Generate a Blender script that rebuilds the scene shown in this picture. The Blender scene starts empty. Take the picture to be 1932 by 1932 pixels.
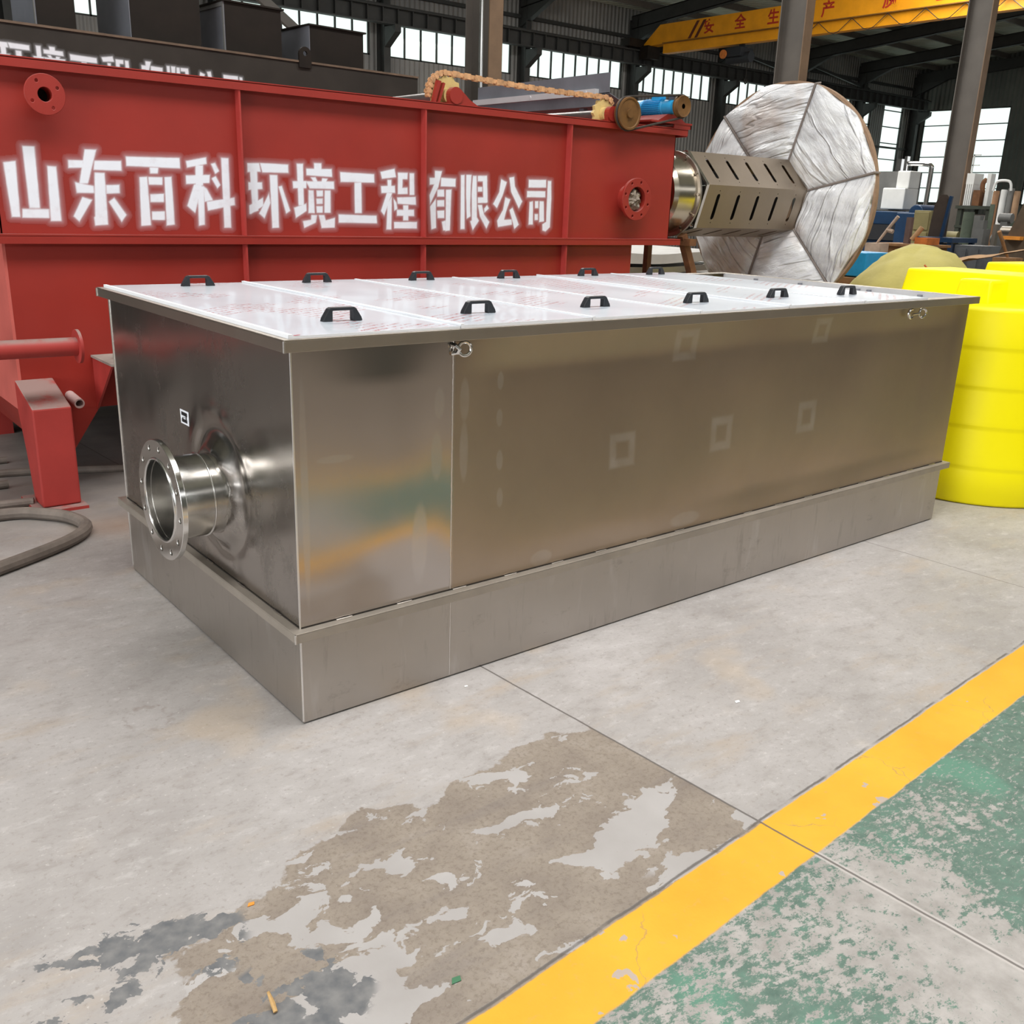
import bpy, bmesh, math, random
import numpy as np
from mathutils import Vector, Matrix, noise
random.seed(7)
PI = math.pi
C = bpy.context.scene.collection
S = bpy.context.scene

# ------------------------------------------------------------------ camera, light, exposure
cam_d = bpy.data.cameras.new('camera')
cam = bpy.data.objects.new('camera', cam_d)
C.objects.link(cam)
cam_d.sensor_width = 36.0
cam_d.lens = 33.784
cam_d.clip_end = 300
RX = Vector((0.78179506, -0.62262917, 0.03360646))
DN = Vector((-0.16542475, -0.25907503, -0.9515854))
FW = Vector((0.60119142, 0.73838543, -0.30554186))
m = Matrix((RX, -DN, -FW)).transposed().to_4x4()
m.translation = Vector((-1.18785, -2.45196, 1.57235))
cam.matrix_world = m
S.camera = cam

w = bpy.data.worlds.new('sky'); S.world = w; w.use_nodes = True
bg = w.node_tree.nodes['Background']
bg.inputs['Color'].default_value = (0.96, 0.985, 1.0, 1)
bg.inputs['Strength'].default_value = 1.12

def area(name, loc, sx, sy, power, col=(1, 1, 1), rot=(0, 0, 0)):
    d = bpy.data.lights.new(name, 'AREA'); d.shape = 'RECTANGLE'
    d.size = sx; d.size_y = sy; d.energy = power; d.color = col
    o = bpy.data.objects.new(name, d); C.objects.link(o)
    o.location = loc; o.rotation_euler = rot
    return o
area('skylight_strip_lamp', (-2.5, -2.2, 9.4), 15, 2.4, 880, (1, .985, .98))
area('skylight_strip_lamp', (6.0, -.6, 9.3), 12, 1.6, 520, (1, .98, .95))  # added strip out of view, placed to brighten the yellow tank
area('skylight_strip_lamp', (15.0, 11.0, 8.4), 24, 2.0, 2500, (1, .98, .94))  # strip added under the roof, out of view, to brighten the far hall
area('door_daylight', (-12.6, -2.0, 2.7), 4.6, 9.5, 820, (.95, .98, 1), (0, -PI/2, 0))  # lamp added at an unseen left doorway to brighten left-facing sides
area('window_daylight', (8.0, -12.7, 6.0), 40, 1.5, 120, (1, .98, .95), (PI/2, 0, 0))  # lamp added behind the camera for frontal light on the red tank
S.view_settings.view_transform = 'Standard'
S.view_settings.look = 'None'
S.view_settings.exposure = 0.2
S.view_settings.gamma = 1.0
S.view_settings.use_curve_mapping = False

# ------------------------------------------------------------------ material helpers
class NT:
    def __init__(self, name):
        self.m = bpy.data.materials.new(name); self.m.use_nodes = True
        self.t = self.m.node_tree
        self.b = self.t.nodes['Principled BSDF']; self.out = self.t.nodes['Material Output']
        self.co = self.t.nodes.new('ShaderNodeTexCoord').outputs['Object']
    def new(self, k): return self.t.nodes.new('ShaderNode' + k)
    def put(self, sock, v):
        if isinstance(v, bpy.types.NodeSocket): self.t.links.new(v, sock)
        elif isinstance(v, (tuple, list)) and sock.type == 'RGBA': sock.default_value = (*v[:3], 1)
        else: sock.default_value = v
    def M(self, op, a, b=0.0, c=0.0, clamp=False):
        n = self.new('Math'); n.operation = op; n.use_clamp = clamp
        for i, v in enumerate((a, b, c)): self.put(n.inputs[i], v)
        return n.outputs[0]
    def mix(self, f, a, b, mode='MIX'):
        n = self.new('Mix'); n.data_type = 'RGBA'; n.blend_type = mode
        self.put(n.inputs[0], f); self.put(n.inputs[6], a); self.put(n.inputs[7], b)
        return n.outputs[2]
    def noise(self, scale, detail=4, rough=.5, vec=None, dist=0.0, lac=2.0):
        n = self.new('TexNoise'); self.put(n.inputs['Vector'], self.co if vec is None else vec)
        for k, v in (('Scale', scale), ('Detail', detail), ('Roughness', rough), ('Distortion', dist), ('Lacunarity', lac)):
            n.inputs[k].default_value = v
        return n.outputs[0]
    def scaled(self, s, vec=None, loc=(0, 0, 0), rot=(0, 0, 0)):
        n = self.new('Mapping'); self.put(n.inputs[0], self.co if vec is None else vec)
        n.inputs['Scale'].default_value = s; n.inputs['Location'].default_value = loc
        n.inputs['Rotation'].default_value = rot
        return n.outputs[0]
    def xyz(self, vec=None):
        n = self.new('SeparateXYZ'); self.put(n.inputs[0], self.co if vec is None else vec)
        return n.outputs
    def step(self, v, lo, hi):
        n = self.new('MapRange'); n.interpolation_type = 'SMOOTHSTEP'
        self.put(n.inputs[0], v); n.inputs[1].default_value = lo; n.inputs[2].default_value = hi
        return n.outputs[0]
    def ramp(self, v, stops):
        n = self.new('ValToRGB'); self.put(n.inputs[0], v); e = n.color_ramp.elements
        while len(e) < len(stops): e.new(.5)
        for el, (p, c) in zip(e, stops): el.position = p; el.color = (*c, 1)
        return n.outputs[0]
    def bump(self, h, strength=.3, dist=.01):
        n = self.new('Bump'); n.inputs['Strength'].default_value = strength
        n.inputs['Distance'].default_value = dist; self.put(n.inputs['Height'], h)
        self.put(self.b.inputs['Normal'], n.outputs[0]); return n.outputs[0]
    def set(self, **k):
        for a, v in k.items():
            self.put(self.b.inputs[{'color': 'Base Color', 'rough': 'Roughness', 'metal': 'Metallic', 'spec': 'Specular IOR Level',
                                    'coat': 'Coat Weight', 'coatr': 'Coat Roughness', 'trans': 'Transmission Weight', 'sss': 'Subsurface Weight'}[a]], v)
        return self.m
    def normal_z(self):
        n = self.new('NewGeometry'); return self.xyz(n.outputs['Normal'])[2]

def lin(r, g, b):
    f = lambda c: (c/255/12.92) if c/255 <= .04045 else ((c/255+.055)/1.055)**2.4
    return (f(r), f(g), f(b))

def simple(name, col, rough=.5, metal=0.0, var=.25, scale=6.0, bump=.0, dust=None, spec=.5, spray=None):
    n = NT(name)
    k = n.noise(scale, 6, .6)
    dark = tuple(c*(1-var) for c in col); lite = tuple(min(1, c*(1+var)) for c in col)
    c = n.ramp(k, [(.25, dark), (.75, lite)])
    if dust:
        f = n.M('MULTIPLY', n.step(n.normal_z(), .45, .9), n.step(n.noise(9, 5, .6), .2, .55))
        c = n.mix(n.M('MULTIPLY', f, dust[3] if len(dust) > 3 else .8), c, dust[:3])
    if spray:
        at = n.new('Attribute'); at.attribute_name = 'cover'
        f = n.M('MULTIPLY', at.outputs['Fac'], n.M('ADD', .72, n.M('MULTIPLY', n.noise(16, 5, .6), .62)), clamp=True)
        c = n.mix(f, c, spray)
    if bump: n.bump(n.noise(scale*6, 5, .6), bump, .01)
    r = n.M('ADD', n.M('MULTIPLY', n.M('SUBTRACT', n.noise(scale*1.7, 4), .5), .25), rough)
    return n.set(color=c, rough=r, metal=metal, spec=spec)

# ------------------------------------------------------------------ mesh helpers
class MB:
    """Collects shapes; build() links them as one mesh object."""
    def __init__(self): self.v = []; self.f = []; self.mi = []; self.cur = 0
    def add(self, vs, fs):
        o = len(self.v); self.v += [tuple(p) for p in vs]
        self.f += [tuple(i+o for i in q) for q in fs]; self.mi += [self.cur]*len(fs); return self
    def box(self, x0, x1, y0, y1, z0, z1, M=None):
        vs = [Vector((x, y, z)) for x in (x0, x1) for y in (y0, y1) for z in (z0, z1)]
        if M is not None: vs = [M @ p for p in vs]
        return self.add(vs, [(0, 1, 3, 2), (4, 6, 7, 5), (0, 4, 5, 1), (2, 3, 7, 6), (0, 2, 6, 4), (1, 5, 7, 3)])
    def beam(self, p, q, wd, ht, up=(0, 0, 1)):
        p = Vector(p); q = Vector(q); d = (q-p).normalized(); s = d.cross(Vector(up))
        if s.length < 1e-4: s = d.cross(Vector((1, 0, 0)))
        s.normalize(); u = s.cross(d)
        vs = [a + s*(i*wd/2) + u*(j*ht/2) for a in (p, q) for i in (-1, 1) for j in (-1, 1)]
        return self.add(vs, [(0, 2, 3, 1), (4, 5, 7, 6), (0, 1, 5, 4), (2, 6, 7, 3), (0, 4, 6, 2), (1, 3, 7, 5)])
    def cyl(self, p, q, r, seg=24, r2=None, cap=True):
        p = Vector(p); q = Vector(q); d = (q-p).normalized()
        a = d.orthogonal().normalized(); b = d.cross(a); r2 = r if r2 is None else r2
        vs = []
        for c, rr in ((p, r), (q, r2)):
            vs += [c + (a*math.cos(2*PI*i/seg) + b*math.sin(2*PI*i/seg))*rr for i in range(seg)]
        fs = [(i, (i+1) % seg, seg+(i+1) % seg, seg+i) for i in range(seg)]
        if cap: fs += [tuple(range(seg))[::-1], tuple(range(seg, 2*seg))]
        return self.add(vs, fs)
    def pipe(self, p, q, ro, ri, seg=32):
        p = Vector(p); q = Vector(q); d = (q-p).normalized(); a = d.orthogonal().normalized(); b = d.cross(a)
        vs = []
        for c, rr in ((p, ro), (q, ro), (q, ri), (p, ri)):
            vs += [c + (a*math.cos(2*PI*i/seg) + b*math.sin(2*PI*i/seg))*rr for i in range(seg)]
        fs = []
        for k in range(4):
            k2 = (k+1) % 4
            fs += [(k*seg+i, k*seg+(i+1) % seg, k2*seg+(i+1) % seg, k2*seg+i) for i in range(seg)]
        return self.add(vs, fs)
    def lathe(self, o, ax, prof, seg=48, close=False):
        """prof = [(distance along axis, radius)]"""
        o = Vector(o); d = Vector(ax).normalized(); a = d.orthogonal().normalized(); b = d.cross(a); vs = []
        for h, r in prof:
            vs += [o + d*h + (a*math.cos(2*PI*i/seg) + b*math.sin(2*PI*i/seg))*r for i in range(seg)]
        fs = []; n = len(prof)
        for k in range(n if close else n-1):
            k2 = (k+1) % n
            fs += [(k*seg+i, k*seg+(i+1) % seg, k2*seg+(i+1) % seg, k2*seg+i) for i in range(seg)]
        if not close: fs += [tuple(range(seg))[::-1], tuple(range((n-1)*seg, n*seg))]
        return self.add(vs, fs)
    def tube(self, pts, r, seg=10, closed=False):
        pts = [Vector(p) for p in pts]; n = len(pts); vs = []; up = None
        for i, p in enumerate(pts):
            t = (pts[(i+1) % n] - pts[i-1]) if closed else (pts[min(i+1, n-1)] - pts[max(i-1, 0)])
            t.normalize()
            if up is None: up = t.orthogonal().normalized()
            up = (up - t*up.dot(t)); up.normalize(); b = t.cross(up)
            rr = r[i] if isinstance(r, (list, tuple)) else r
            vs += [p + (up*math.cos(2*PI*k/seg) + b*math.sin(2*PI*k/seg))*rr for k in range(seg)]
        fs = []
        for i in range(n if closed else n-1):
            j = (i+1) % n
            fs += [(i*seg+k, i*seg+(k+1) % seg, j*seg+(k+1) % seg, j*seg+k) for k in range(seg)]
        if not closed: fs += [tuple(range(seg))[::-1], tuple(range((n-1)*seg, n*seg))]
        return self.add(vs, fs)
    def prism(self, poly, off):
        """poly: 3D points of a planar polygon, off: extrusion vector"""
        n = len(poly); off = Vector(off); a = [Vector(p) for p in poly]
        return self.add(a + [p+off for p in a], [tuple(range(n))[::-1], tuple(range(n, 2*n))] + [(i, (i+1) % n, n+(i+1) % n, n+i) for i in range(n)])
    def grid(self, fn, nu, nv):
        vs = [fn(i/nu, j/nv) for i in range(nu+1) for j in range(nv+1)]
        return self.add(vs, [(i*(nv+1)+j, (i+1)*(nv+1)+j, (i+1)*(nv+1)+j+1, i*(nv+1)+j+1) for i in range(nu) for j in range(nv)])
    def holed(self, outer, holes, o, u, v, th):
        """flat plate with real holes: 2D outlines on axes u, v from o, thickness vector th"""
        o = Vector(o); u = Vector(u); v = Vector(v); th = Vector(th)
        bm = bmesh.new()
        for lp in [outer]+holes:
            q = [bm.verts.new((x, y, 0)) for x, y in lp]
            for i in range(len(q)): bm.edges.new((q[i], q[(i+1) % len(q)]))
        bmesh.ops.triangle_fill(bm, use_beauty=True, use_dissolve=False, edges=bm.edges[:])
        bm.verts.index_update()
        vs = [o + u*p.co.x + v*p.co.y for p in bm.verts]; n = len(vs)
        fs = [tuple(p.index for p in f.verts) for f in bm.faces]
        rim = [(e.verts[0].index, e.verts[1].index) for e in bm.edges if e.is_boundary]
        bm.free()
        return self.add(vs + [p+th for p in vs], fs + [tuple(i+n for i in f[::-1]) for f in fs] + [(a, b, b+n, a+n) for a, b in rim])
    def build(self, name, mat, parent=None, smooth=True, bevel=0.0, ang=35, sub=0, loc=None, weld=False):
        base = Vector((0, 0, 0)); p = parent
        while p is not None: base = base + p.location; p = p.parent
        own = Vector(loc) if loc is not None else Vector((0, 0, 0))
        if parent is None: base = own
        me = bpy.data.meshes.new(name)
        me.from_pydata([(x-base[0], y-base[1], z-base[2]) for x, y, z in self.v], [], self.f)
        bm = bmesh.new(); bm.from_mesh(me)
        if weld: bmesh.ops.remove_doubles(bm, verts=bm.verts, dist=1e-5)
        bmesh.ops.recalc_face_normals(bm, faces=bm.faces); bm.to_mesh(me); bm.free()
        mats = mat if isinstance(mat, (list, tuple)) else [mat]
        for k in mats: me.materials.append(k)
        if len(mats) > 1 and len(me.polygons) == len(self.mi):
            for pl, k in zip(me.polygons, self.mi): pl.material_index = k
        o = bpy.data.objects.new(name, me); C.objects.link(o)
        if parent is not None: o.parent = parent
        else: o.location = own
        if smooth:
            for pl in me.polygons: pl.use_smooth = True
            me.set_sharp_from_angle(angle=math.radians(ang))
        if bevel:
            b = o.modifiers.new('bevel', 'BEVEL'); b.width = bevel; b.segments = 2; b.limit_method = 'ANGLE'; b.angle_limit = math.radians(40)
            b.harden_normals = False
        if sub:
            b = o.modifiers.new('sub', 'SUBSURF'); b.levels = sub; b.render_levels = sub
        return o

def thing(name, label, cat, loc, group=None):
    o = bpy.data.objects.new(name, None); C.objects.link(o); o.location = loc; o.empty_display_size = .1
    return tag(o, label, cat, group)
def tag(o, label, cat, group=None, kind=None):
    if label: o['label'] = label
    if cat: o['category'] = cat
    if group: o['group'] = group
    if kind: o['kind'] = kind
    return o
def struct(o, label=None):
    o['kind'] = 'structure'
    if label: o['label'] = label
    return o
def dup(root, loc, label=None, rotz=None):
    r = root.copy(); C.objects.link(r); r.location = loc
    if rotz is not None: r.rotation_euler.z = rotz
    if label: r['label'] = label
    for ch in list(root.children):
        c = ch.copy(); C.objects.link(c); c.parent = r
        for g in list(ch.children):
            d = g.copy(); C.objects.link(d); d.parent = c
    return r
def circ(cx, cy, r, n=16, ph=0.0): return [(cx+r*math.cos(2*PI*i/n+ph), cy+r*math.sin(2*PI*i/n+ph)) for i in range(n)]
def spline(pts, per=8):
    P = [Vector(p) for p in pts]; P = [P[0]*2-P[1]] + P + [P[-1]*2-P[-2]]; out = []
    for i in range(1, len(P)-2):
        a, b, c, d = P[i-1:i+3]
        for k in range(per):
            t = k/per
            out.append(.5*((2*b) + (c-a)*t + (2*a-5*b+4*c-d)*t*t + (3*b-a-3*c+d)*t**3))
    out.append(P[-2]); return out
def nz(x, y, z=0.0): return noise.noise(Vector((x, y, z)))

# ------------------------------------------------------------------ floor material
def floor_mat():
    n = NT('shop_floor_concrete')
    x, y, z = n.xyz()
    M = n.M
    wob = M('MULTIPLY', M('SUBTRACT', n.noise(7, 5, .65), .5), .035)
    v = M('ADD', M('ADD', y, 1.218), M('MULTIPLY', x, -.063))          # distance from the yellow line's upper edge
    vw = M('ADD', v, M('MULTIPLY', wob, .5))
    green_side = n.step(vw, -.164, -.172)
    yellow = M('MULTIPLY', n.step(vw, .002, -.004), n.step(vw, -.172, -.164))
    jx = M('ADD', M('SUBTRACT', x, .692), M('MULTIPLY', y, .062))      # cast joint across the bay
    jw = M('ADD', jx, M('MULTIPLY', wob, .22))
    # bare concrete
    c1 = n.noise(1.3, 6, .62)
    st = n.noise(3.0, 8, .68, n.scaled((.55, 1.9, 1), rot=(0, 0, .5)))
    base = n.ramp(c1, [(.25, lin(150, 145, 142)), (.5, lin(169, 164, 161)), (.75, lin(183, 178, 176))])
    mott = n.noise(11, 9, .72, n.scaled((.8, 1.5, 1), rot=(0, 0, .45)))
    base = n.mix(M('MULTIPLY', n.step(mott, .5, .68), .45), base, lin(140, 133, 128))
    base = n.mix(M('MULTIPLY', n.step(mott, .47, .33), .4), base, lin(200, 196, 194))
    base = n.mix(n.step(st, .52, .75), base, lin(172, 160, 148))
    fleck = n.noise(60, 4, .7)
    base = n.mix(M('MULTIPLY', n.step(fleck, .54, .72), .55), base, lin(136, 128, 121))
    base = n.mix(M('MULTIPLY', n.step(fleck, .4, .28), .4), base, lin(222, 218, 214))
    tan = M('MULTIPLY', n.step(n.noise(2.1, 3, .5, n.scaled((1, 1, 1), loc=(7, 2, 0))), .58, .72), .3)
    base = n.mix(tan, base, lin(196, 172, 140))
    # worn brown zone with peeled light islands, left of the joint
    zy = M('ADD', y, M('MULTIPLY', M('SUBTRACT', n.noise(1.6, 3), .5), .7))
    zsoft = M('MULTIPLY', n.step(zy, -.34, -.72), n.step(M('SUBTRACT', x, M('MULTIPLY', y, .6)), -.6, .3))
    warp = n.new('VectorMath'); warp.operation = 'ADD'
    nn = n.new('TexNoise'); n.put(nn.inputs['Vector'], n.co); nn.inputs['Scale'].default_value = 9; nn.inputs['Detail'].default_value = 5
    sc = n.new('VectorMath'); sc.operation = 'SCALE'; n.put(sc.inputs[0], nn.outputs['Color']); sc.inputs['Scale'].default_value = .13
    n.put(warp.inputs[0], n.co); n.put(warp.inputs[1], sc.outputs[0])
    zone = M('MULTIPLY', n.step(M('ADD', zsoft, M('MULTIPLY', M('SUBTRACT', n.noise(4.2, 6, .6, warp.outputs[0]), .5), 1.1)), .46, .50), n.step(jw, .004, -.004))
    isl = n.noise(3.6, 5, .55, n.scaled((.8, 1.5, 1), vec=warp.outputs[0], loc=(1.3, .4, 0), rot=(0, 0, .35)))
    isl2 = n.noise(9, 5, .6, n.scaled((.8, 1.3, 1), vec=warp.outputs[0], loc=(2.2, 5.1, 0), rot=(0, 0, .35)))
    islm = M('MAXIMUM', n.step(isl, .565, .572), n.step(isl2, .635, .647))
    dots = n.new('TexVoronoi'); dots.inputs['Scale'].default_value = 10; n.put(dots.inputs['Vector'], warp.outputs[0])
    islm = M('MAXIMUM', islm, M('MULTIPLY', n.step(dots.outputs['Distance'], .20, .18), n.step(n.noise(3.3, 2, .5, n.scaled((1, 1, 1), loc=(9, 3, 0))), .54, .58)))
    brown = n.ramp(n.noise(5, 8, .7), [(.3, lin(132, 121, 112)), (.55, lin(150, 139, 127)), (.75, lin(164, 154, 145))])
    brown = n.mix(M('MULTIPLY', n.step(n.noise(70, 6, .8), .48, .62), .5), brown, lin(112, 100, 88))
    streak = n.step(n.noise(4, 4, .6, n.scaled((.35, 2.6, 1), rot=(0, 0, .42))), .55, .72)
    brown = n.mix(M('MULTIPLY', streak, .35), brown, lin(118, 110, 108))
    brown = n.mix(islm, brown, n.ramp(n.noise(4, 5), [(.3, lin(164, 159, 156)), (.7, lin(180, 176, 174))]))
    col = n.mix(zone, base, brown)
    # peeled slate patches low on the left
    def blob(cx, cy, r0, r1):
        dx = M('SUBTRACT', x, cx); dy = M('SUBTRACT', y, cy)
        d = M('SQRT', M('ADD', M('MULTIPLY', dx, dx), M('MULTIPLY', M('MULTIPLY', dy, dy), 1.6)))
        return n.step(d, r1, r0)
    slate_z = M('MAXIMUM', blob(-.74, -.68, .05, .27), blob(-.52, -.98, .02, .2))
    sl = n.noise(8.5, 5, .6, n.scaled((1, 1.4, 1), vec=warp.outputs[0], loc=(5.3, 1.2, 0), rot=(0, 0, .5)))
    slm = n.step(M('ADD', sl, M('MULTIPLY', slate_z, .16)), .60, .615)
    slate_any = M('MULTIPLY', slm, n.step(slate_z, 0, .1))
    col = n.mix(slate_any, col, n.ramp(n.noise(30, 4), [(.3, lin(98, 100, 103)), (.7, lin(130, 129, 128))]))
    # rust and scuffs
    col = n.mix(M('MULTIPLY', blob(.16, 2.25, .02, .34), .55), col, lin(178, 138, 104))
    dusty = n.step(M('ADD', y, M('MULTIPLY', n.noise(1.2, 3), .8)), 2.1, 3.0)
    col = n.mix(M('MULTIPLY', dusty, .75), col, n.ramp(n.noise(4, 6), [(.3, lin(104, 99, 95)), (.7, lin(138, 131, 125))]))
    # footprint-like scuff ring
    dx = M('SUBTRACT', x, -.375); dy = M('SUBTRACT', y, .31)
    rr = M('SQRT', M('ADD', M('MULTIPLY', M('MULTIPLY', dx, dx), 1.5), M('MULTIPLY', dy, dy)))
    ring = M('MULTIPLY', M('MULTIPLY', n.step(rr, .055, .07), n.step(rr, .1, .085)), n.step(n.noise(30, 4), .45, .6))
    col = n.mix(M('MULTIPLY', ring, .4), col, lin(140, 128, 120))
    # green worn paint
    fine = n.noise(24, 9, .78, n.scaled((1, 1.5, 1), rot=(0, 0, .3)))
    big = n.noise(1.7, 4, .55, n.scaled((1, 1, 1), loc=(3.1, 8.4, 0)))
    nearj = M('MULTIPLY', n.step(M('ABSOLUTE', M('SUBTRACT', jx, .03)), .26, .02), .11)
    far = M('MULTIPLY', n.step(jx, -.1, .5), .115)
    lowv = M('MULTIPLY', n.step(v, -.26, -.6), n.step(jx, .02, -.05))
    gm = n.step(M('ADD', M('ADD', fine, M('MULTIPLY', M('SUBTRACT', big, .5), .62)),
                  M('SUBTRACT', M('SUBTRACT', far, nearj), M('MULTIPLY', lowv, .02))),   .455, .515)
    green = n.ramp(n.noise(22, 7, .7), [(.3, lin(80, 104, 94)), (.52, lin(98, 122, 110)), (.7, lin(96, 132, 116))])
    green = n.mix(M('MULTIPLY', n.step(n.noise(2.6, 4), .58, .68), .6), green, lin(94, 146, 124))
    gm = M('MULTIPLY', gm, M('SUBTRACT', 1.0, M('MULTIPLY', n.step(n.noise(48, 5, .75, n.scaled((.7, 1.4, 1), rot=(0, 0, .4))), .55, .60), .8)))
    gm = M('MAXIMUM', gm, M('MULTIPLY', n.step(n.noise(40, 6, .75), .60, .64), .55))
    bare = n.ramp(n.noise(12, 6, .65), [(.3, lin(148, 143, 138)), (.7, lin(180, 175, 171))])
    gcol = n.mix(gm, bare, green)
    aisle = n.step(v, -1.25, -1.27)
    gcol = n.mix(aisle, gcol, n.ramp(n.noise(1.1, 5, .6), [(.3, lin(118, 108, 98)), (.7, lin(150, 140, 128))]))
    col = n.mix(green_side, col, gcol)
    col = n.mix(M('MULTIPLY', n.step(v, -1.25, -1.26), n.step(v, -1.42, -1.41)), col, lin(230, 172, 54))
    # yellow line
    chips = n.noise(8, 4, .5, warp.outputs[0])
    chipm = M('MULTIPLY', n.step(chips, .655, .665), .9)
    ycol = n.ramp(n.noise(3, 6, .6), [(.3, lin(224, 162, 42)), (.7, lin(236, 178, 52))])
    ycol = n.mix(M('MULTIPLY', n.step(n.noise(34, 7, .75), .56, .66), .45), ycol, lin(205, 165, 90))
    vor = n.new('TexVoronoi'); vor.feature = 'DISTANCE_TO_EDGE'; vor.inputs['Scale'].default_value = 5.5
    n.put(vor.inputs['Vector'], warp.outputs[0])
    crack = M('MULTIPLY', n.step(vor.outputs['Distance'], .012, .004), n.step(n.noise(3, 2), .54, .62))
    ycol = n.mix(M('MULTIPLY', crack, .6), ycol, lin(168, 140, 90))
    ycol = n.mix(chipm, ycol, lin(176, 166, 162))
    col = n.mix(yellow, col, ycol)
    # joints
    def line(d, wdt, soft=.6): return n.step(M('ABSOLUTE', d), wdt, wdt*soft)
    j = M('MAXIMUM', line(jw, .0045), M('MULTIPLY', line(M('ADD', vw, -.009), .006, .3), n.step(n.noise(9, 3), .3, .5)))
    j2 = M('SUBTRACT', jw, 2.43)
    j = M('MAXIMUM', j, M('MULTIPLY', line(j2, .004), .7))
    j3 = M('ADD', jw, 2.6); j = M('MAXIMUM', j, line(j3, .004))
    lip = M('MULTIPLY', line(jw, .014), M('MULTIPLY', green_side, .8))
    col = n.mix(lip, col, lin(190, 184, 180))
    col = n.mix(M('MULTIPLY', j, .85), col, lin(96, 90, 86))
    scr = n.noise(2.2, 6, .7, n.scaled((.25, 5, 1), rot=(0, 0, .6)))
    col = n.mix(M('MULTIPLY', n.step(scr, .70, .76), .3), col, lin(228, 224, 220))
    h = M('ADD', M('MULTIPLY', fleck, .3), M('SUBTRACT', M('MULTIPLY', n.noise(14, 8, .7), .5), M('MULTIPLY', j, 1.5)))
    n.bump(h, .22, .006)
    return n.set(color=col, rough=M('ADD', .42, M('MULTIPLY', n.noise(5, 5), .3)), spec=.4)

MB().box(-14, 50, -14, 27, -.3, 0).build('floor', floor_mat(), smooth=False)
struct(bpy.data.objects['floor'], 'grey worn concrete floor with yellow line and green painted aisle')

# ------------------------------------------------------------------ common materials
def brushed(name, col, rough=.28, streak=.12, stains=None):
    n = NT(name)
    s = n.noise(5, 8, .7, n.scaled((1, 1, 9)) if stains is None else n.scaled((9, 9, .6)))
    big = n.noise(1.6, 5, .6)
    c = n.ramp(big, [(.25, tuple(k*.9 for k in col)), (.75, tuple(min(1, k*1.08) for k in col))])
    r = n.M('ADD', n.M('ADD', rough, n.M('MULTIPLY', n.M('SUBTRACT', s, .5), streak)), n.M('MULTIPLY', n.M('SUBTRACT', n.noise(7, 6, .65), .5), .1))
    return n, c, r
def m_steel_front():
    n, c, r = brushed('satin_stainless_front', (.43, .35, .28), .155, .05)
    x, y, z = n.xyz(); M = n.M; x = M('ADD', x, 1.89)
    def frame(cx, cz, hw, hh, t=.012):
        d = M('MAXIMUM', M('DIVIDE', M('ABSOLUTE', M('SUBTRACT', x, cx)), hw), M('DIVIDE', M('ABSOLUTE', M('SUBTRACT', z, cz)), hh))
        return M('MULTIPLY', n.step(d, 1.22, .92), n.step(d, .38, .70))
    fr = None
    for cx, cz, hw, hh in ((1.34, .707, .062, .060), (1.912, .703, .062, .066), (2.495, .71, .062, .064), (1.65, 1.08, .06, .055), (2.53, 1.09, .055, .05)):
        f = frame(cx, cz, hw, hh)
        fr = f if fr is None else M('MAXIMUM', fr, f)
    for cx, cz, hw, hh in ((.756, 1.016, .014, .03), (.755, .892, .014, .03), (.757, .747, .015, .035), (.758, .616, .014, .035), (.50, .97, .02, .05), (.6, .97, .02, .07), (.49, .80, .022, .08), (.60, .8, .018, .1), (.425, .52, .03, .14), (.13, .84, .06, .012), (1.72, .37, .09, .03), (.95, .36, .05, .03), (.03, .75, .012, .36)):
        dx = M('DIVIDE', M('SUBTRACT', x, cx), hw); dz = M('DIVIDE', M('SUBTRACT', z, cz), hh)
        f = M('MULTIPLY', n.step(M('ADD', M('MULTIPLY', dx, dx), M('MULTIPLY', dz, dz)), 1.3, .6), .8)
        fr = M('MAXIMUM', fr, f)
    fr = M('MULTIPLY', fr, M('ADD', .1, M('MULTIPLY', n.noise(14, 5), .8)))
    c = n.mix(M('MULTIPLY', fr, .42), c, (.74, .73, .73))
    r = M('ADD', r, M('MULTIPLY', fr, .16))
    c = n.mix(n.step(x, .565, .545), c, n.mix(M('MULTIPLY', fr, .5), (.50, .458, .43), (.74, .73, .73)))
    sp = n.step(n.noise(55, 2, .5), .80, .83)
    c = n.mix(sp, c, (.12, .1, .09))
    r = M('ADD', r, M('MULTIPLY', n.step(x, .545, .565), .195))
    return n.set(color=c, rough=r, metal=1.0)
def m_steel_end():
    n, c, r = brushed('satin_stainless_end', (.44, .41, .385), .24, .1, True)
    M = n.M
    g = n.step(n.noise(4, 7, .7, n.scaled((1, 1.2, .8))), .52, .7)
    c = n.mix(M('MULTIPLY', g, .55), c, (.23, .21, .2))
    o = n.step(n.noise(6, 6, .7, n.scaled((1, 2, .7), loc=(3, 1, 4))), .66, .74)
    c = n.mix(M('MULTIPLY', o, .4), c, (.42, .25, .12))
    sc = n.step(n.noise(3, 5, .6, n.scaled((1, 9, 1.4), rot=(.5, 0, 0))), .80, .85)
    c = n.mix(M('MULTIPLY', sc, .4), c, (.8, .79, .78))
    return n.set(color=c, rough=M('ADD', r, M('MULTIPLY', g, .12)), metal=1.0)
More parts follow.
